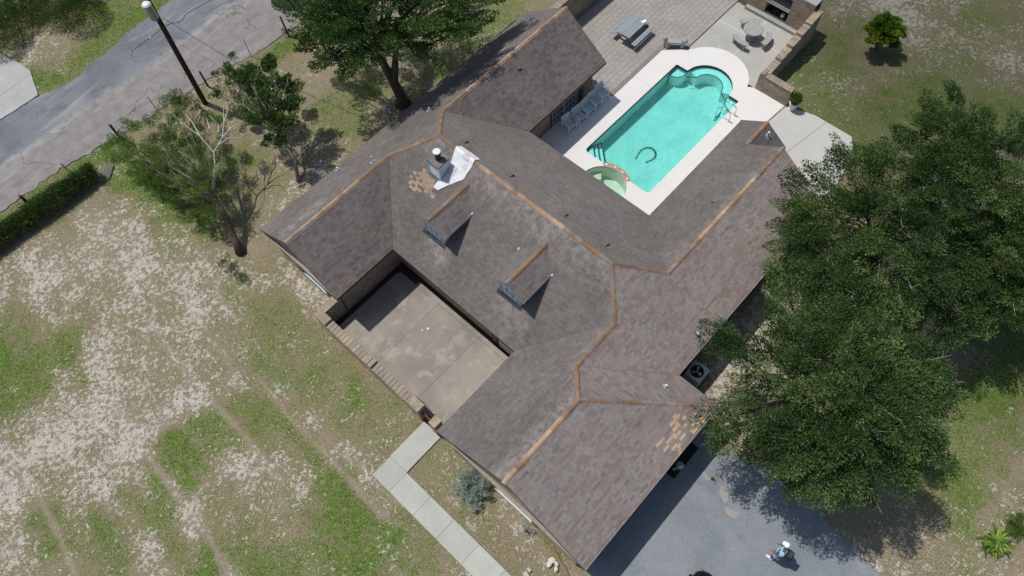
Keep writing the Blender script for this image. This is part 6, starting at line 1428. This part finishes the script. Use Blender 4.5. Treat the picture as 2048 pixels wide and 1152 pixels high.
# ================================================================== PERSON
def person():
    f0 = at(1543, 1117, 0); t = thing('person', 'person in white cap and light blue shirt with dark backpack walking on the driveway', 'person', (f0.x + .08, f0.y, .016), 0)
    # local: +y is forward
    hd = at(1573, 1090, 1.62); hx, hy = hd.x - t.location.x, hd.y - t.location.y
    n = Vector((hx * .55, hy * .6 - .05, 1.36)); hip = Vector((hx * .2, -.02, .90))
    body = {'hip': hip, 'waist': hip.lerp(n, .4), 'chest': hip.lerp(n, .8), 'neck': n + Vector((.02, .01, .07)), 'head0': Vector((hx * .85, hy * .8, 1.54)), 'head1': Vector((hx * .95, hy * .95, 1.66))}
    vs = []; ed = []; rs = []; ix = {}
    def V_(k, p, r): ix[k] = len(vs); vs.append(tuple(p)); rs.append(r); return ix[k]
    V_('hip', body['hip'], (.15, .12)); V_('waist', body['waist'], (.14, .11)); V_('chest', body['chest'], (.16, .12)); V_('neck', body['neck'], .06); V_('head0', body['head0'], .085); V_('head1', body['head1'], .095)
    ed += [(0, 1), (1, 2), (2, 3), (3, 4), (4, 5)]
    for s, kn, an, toe, el, ha in ((-1, (-.10, .12, .50), (-.12, .02, .09), (-.13, .16, .05), (-.25, .0, 1.06), (-.17, .16, .92)), (1, (.12, .10, .50), (.05, -.14, .10), (.06, .0, .05), (.27, -.03, 1.08), (.22, .14, .95))):
        h = V_('h', hip + Vector((s * .09, 0, -.04)), .095); k = V_('k', Vector(kn), .058); a = V_('a', Vector(an), .038); f = V_('f', Vector(toe), .035); ed += [(0, h), (h, k), (k, a), (a, f)]
        sh = V_('s', n + Vector((s * .18, 0, -.04)), .06); e = V_('e', Vector(el) + Vector((hx * .4, 0, 0)), .042); w_ = V_('w', Vector(ha) + Vector((hx * .3, 0, 0)), .028); ed += [(2, sh), (sh, e), (e, w_)]
        p = V_('p', Vector(vs[w_]) + Vector((-s * .02, .045, -.02)), .032); ed.append((w_, p))
        for q in range(4): fi = V_('fi', Vector(vs[p]) + Vector((-.027 + q * .018, .05 + (.012 if q in (1, 2) else 0), -.01)), .009); f2 = V_('f2', Vector(vs[fi]) + Vector((0, .025, -.025)), .008); ed += [(p, fi), (fi, f2)]
        th = V_('th', Vector(vs[p]) + Vector((-s * .035, .015, .005)), .011); t2 = V_('t2', Vector(vs[th]) + Vector((-s * .008, .03, -.01)), .009); ed += [(p, th), (th, t2)]
    skin_body('body', vs, ed, rs, 'skin', t, lv=1)
    # shirt : torso and sleeves ; shorts ; shoes
    g = lambda k: Vector(vs[k]); S0 = n
    sv = [hip + Vector((0, 0, .03)), body['waist'], body['chest'], n + Vector((0, 0, .02))]; sr = [(.175, .145), (.165, .135), (.185, .145), (.09, .08)]; se = [(0, 1), (1, 2), (2, 3)]
    for s in (-1, 1): i = len(sv); sv += [n + Vector((s * .17, 0, -.03)), n + Vector((s * .25, -.01, -.19))]; sr += [.085, .075]; se += [(2, i), (i, i + 1)]
    skin_body('shirt', [tuple(p) for p in sv], se, sr, 'cloth_blue', t)
    kv = [hip + Vector((0, 0, .02)), hip + Vector((-.09, .02, -.08)), Vector((-.10, .10, .60)), hip + Vector((.09, 0, -.08)), Vector((.12, .08, .60))]; skin_body('shorts', [tuple(p) for p in kv], [(0, 1), (1, 2), (0, 3), (3, 4)], [(.165, .14), .12, .095, .12, .095], 'cloth_shorts', t)
    for x, y in ((-.125, .09), (.055, -.07)): MB().box((x, y, .05), (.105, .28, .1), 0, taper=.8).build('shoe', 'cloth_white', t, True); 
    h1 = body['head1']
    m = MB(); m.lathe((h1.x, h1.y, h1.z - .01), [(.118, 0), (.118, .04), (.10, .10), (.05, .135), (.0, .14)], 18); m.build('cap', 'cloth_white', t, True, smooth=True)
    m = MB(); m.prism([(h1.x - .09, h1.y + .07), (h1.x + .09, h1.y + .07), (h1.x + .06, h1.y + .15), (h1.x, h1.y + .17), (h1.x - .06, h1.y + .15)], h1.z, h1.z + .015); m.build('cap_brim', 'cloth_white', t, True)
    m = MB(); m.lathe((h1.x, h1.y - .02, h1.z - .1), [(.06, 0), (.105, .04), (.112, .1)], 14); m.build('hair', 'rubber', t, True)
    hy_ = h1.y + .088
    m = MB(); m.lathe((h1.x, hy_ + .018, h1.z - .075), [(.006, 0), (.016, .012), (.01, .04)], 8); m.build('nose', 'skin', t, True)
    for s in (-1, 1): m = MB(); m.lathe((h1.x + s * .035, hy_ + .0, h1.z - .035), [(.006, -.006), (.012, 0), (.006, .006)], 8); m.build('eye', 'cloth_white', t, True); m = MB(); m.lathe((h1.x + s * .1, h1.y, h1.z - .07), [(.008, 0), (.018, .02), (.012, .05)], 8); m.build('ear', 'skin', t, True)
    m = MB(); m.box((h1.x, hy_ - .004, h1.z - .105), (.045, .01, .008)); m.build('mouth', 'terracotta', t, True)
    c_ = body['chest'] + Vector((.02, -.24, -.06)); m = MB(); m.box(c_, (.32, .2, .44), 0, taper=.86); m.box(c_ + Vector((0, -.11, -.06)), (.24, .08, .24), 0, taper=.85); m.build('backpack', 'pack_cloth', t, True)
    for s in (-1, 1): m = MB(); m.tube([c_ + Vector((s * .11, .08, .2)), n + Vector((s * .10, -.02, .06)), n + Vector((s * .11, .13, -.05)), body['waist'] + Vector((s * .14, .1, 0))], .018, 5); m.build('strap', 'pack_cloth', t, True)
person()
print('objects', len(bpy.data.objects))
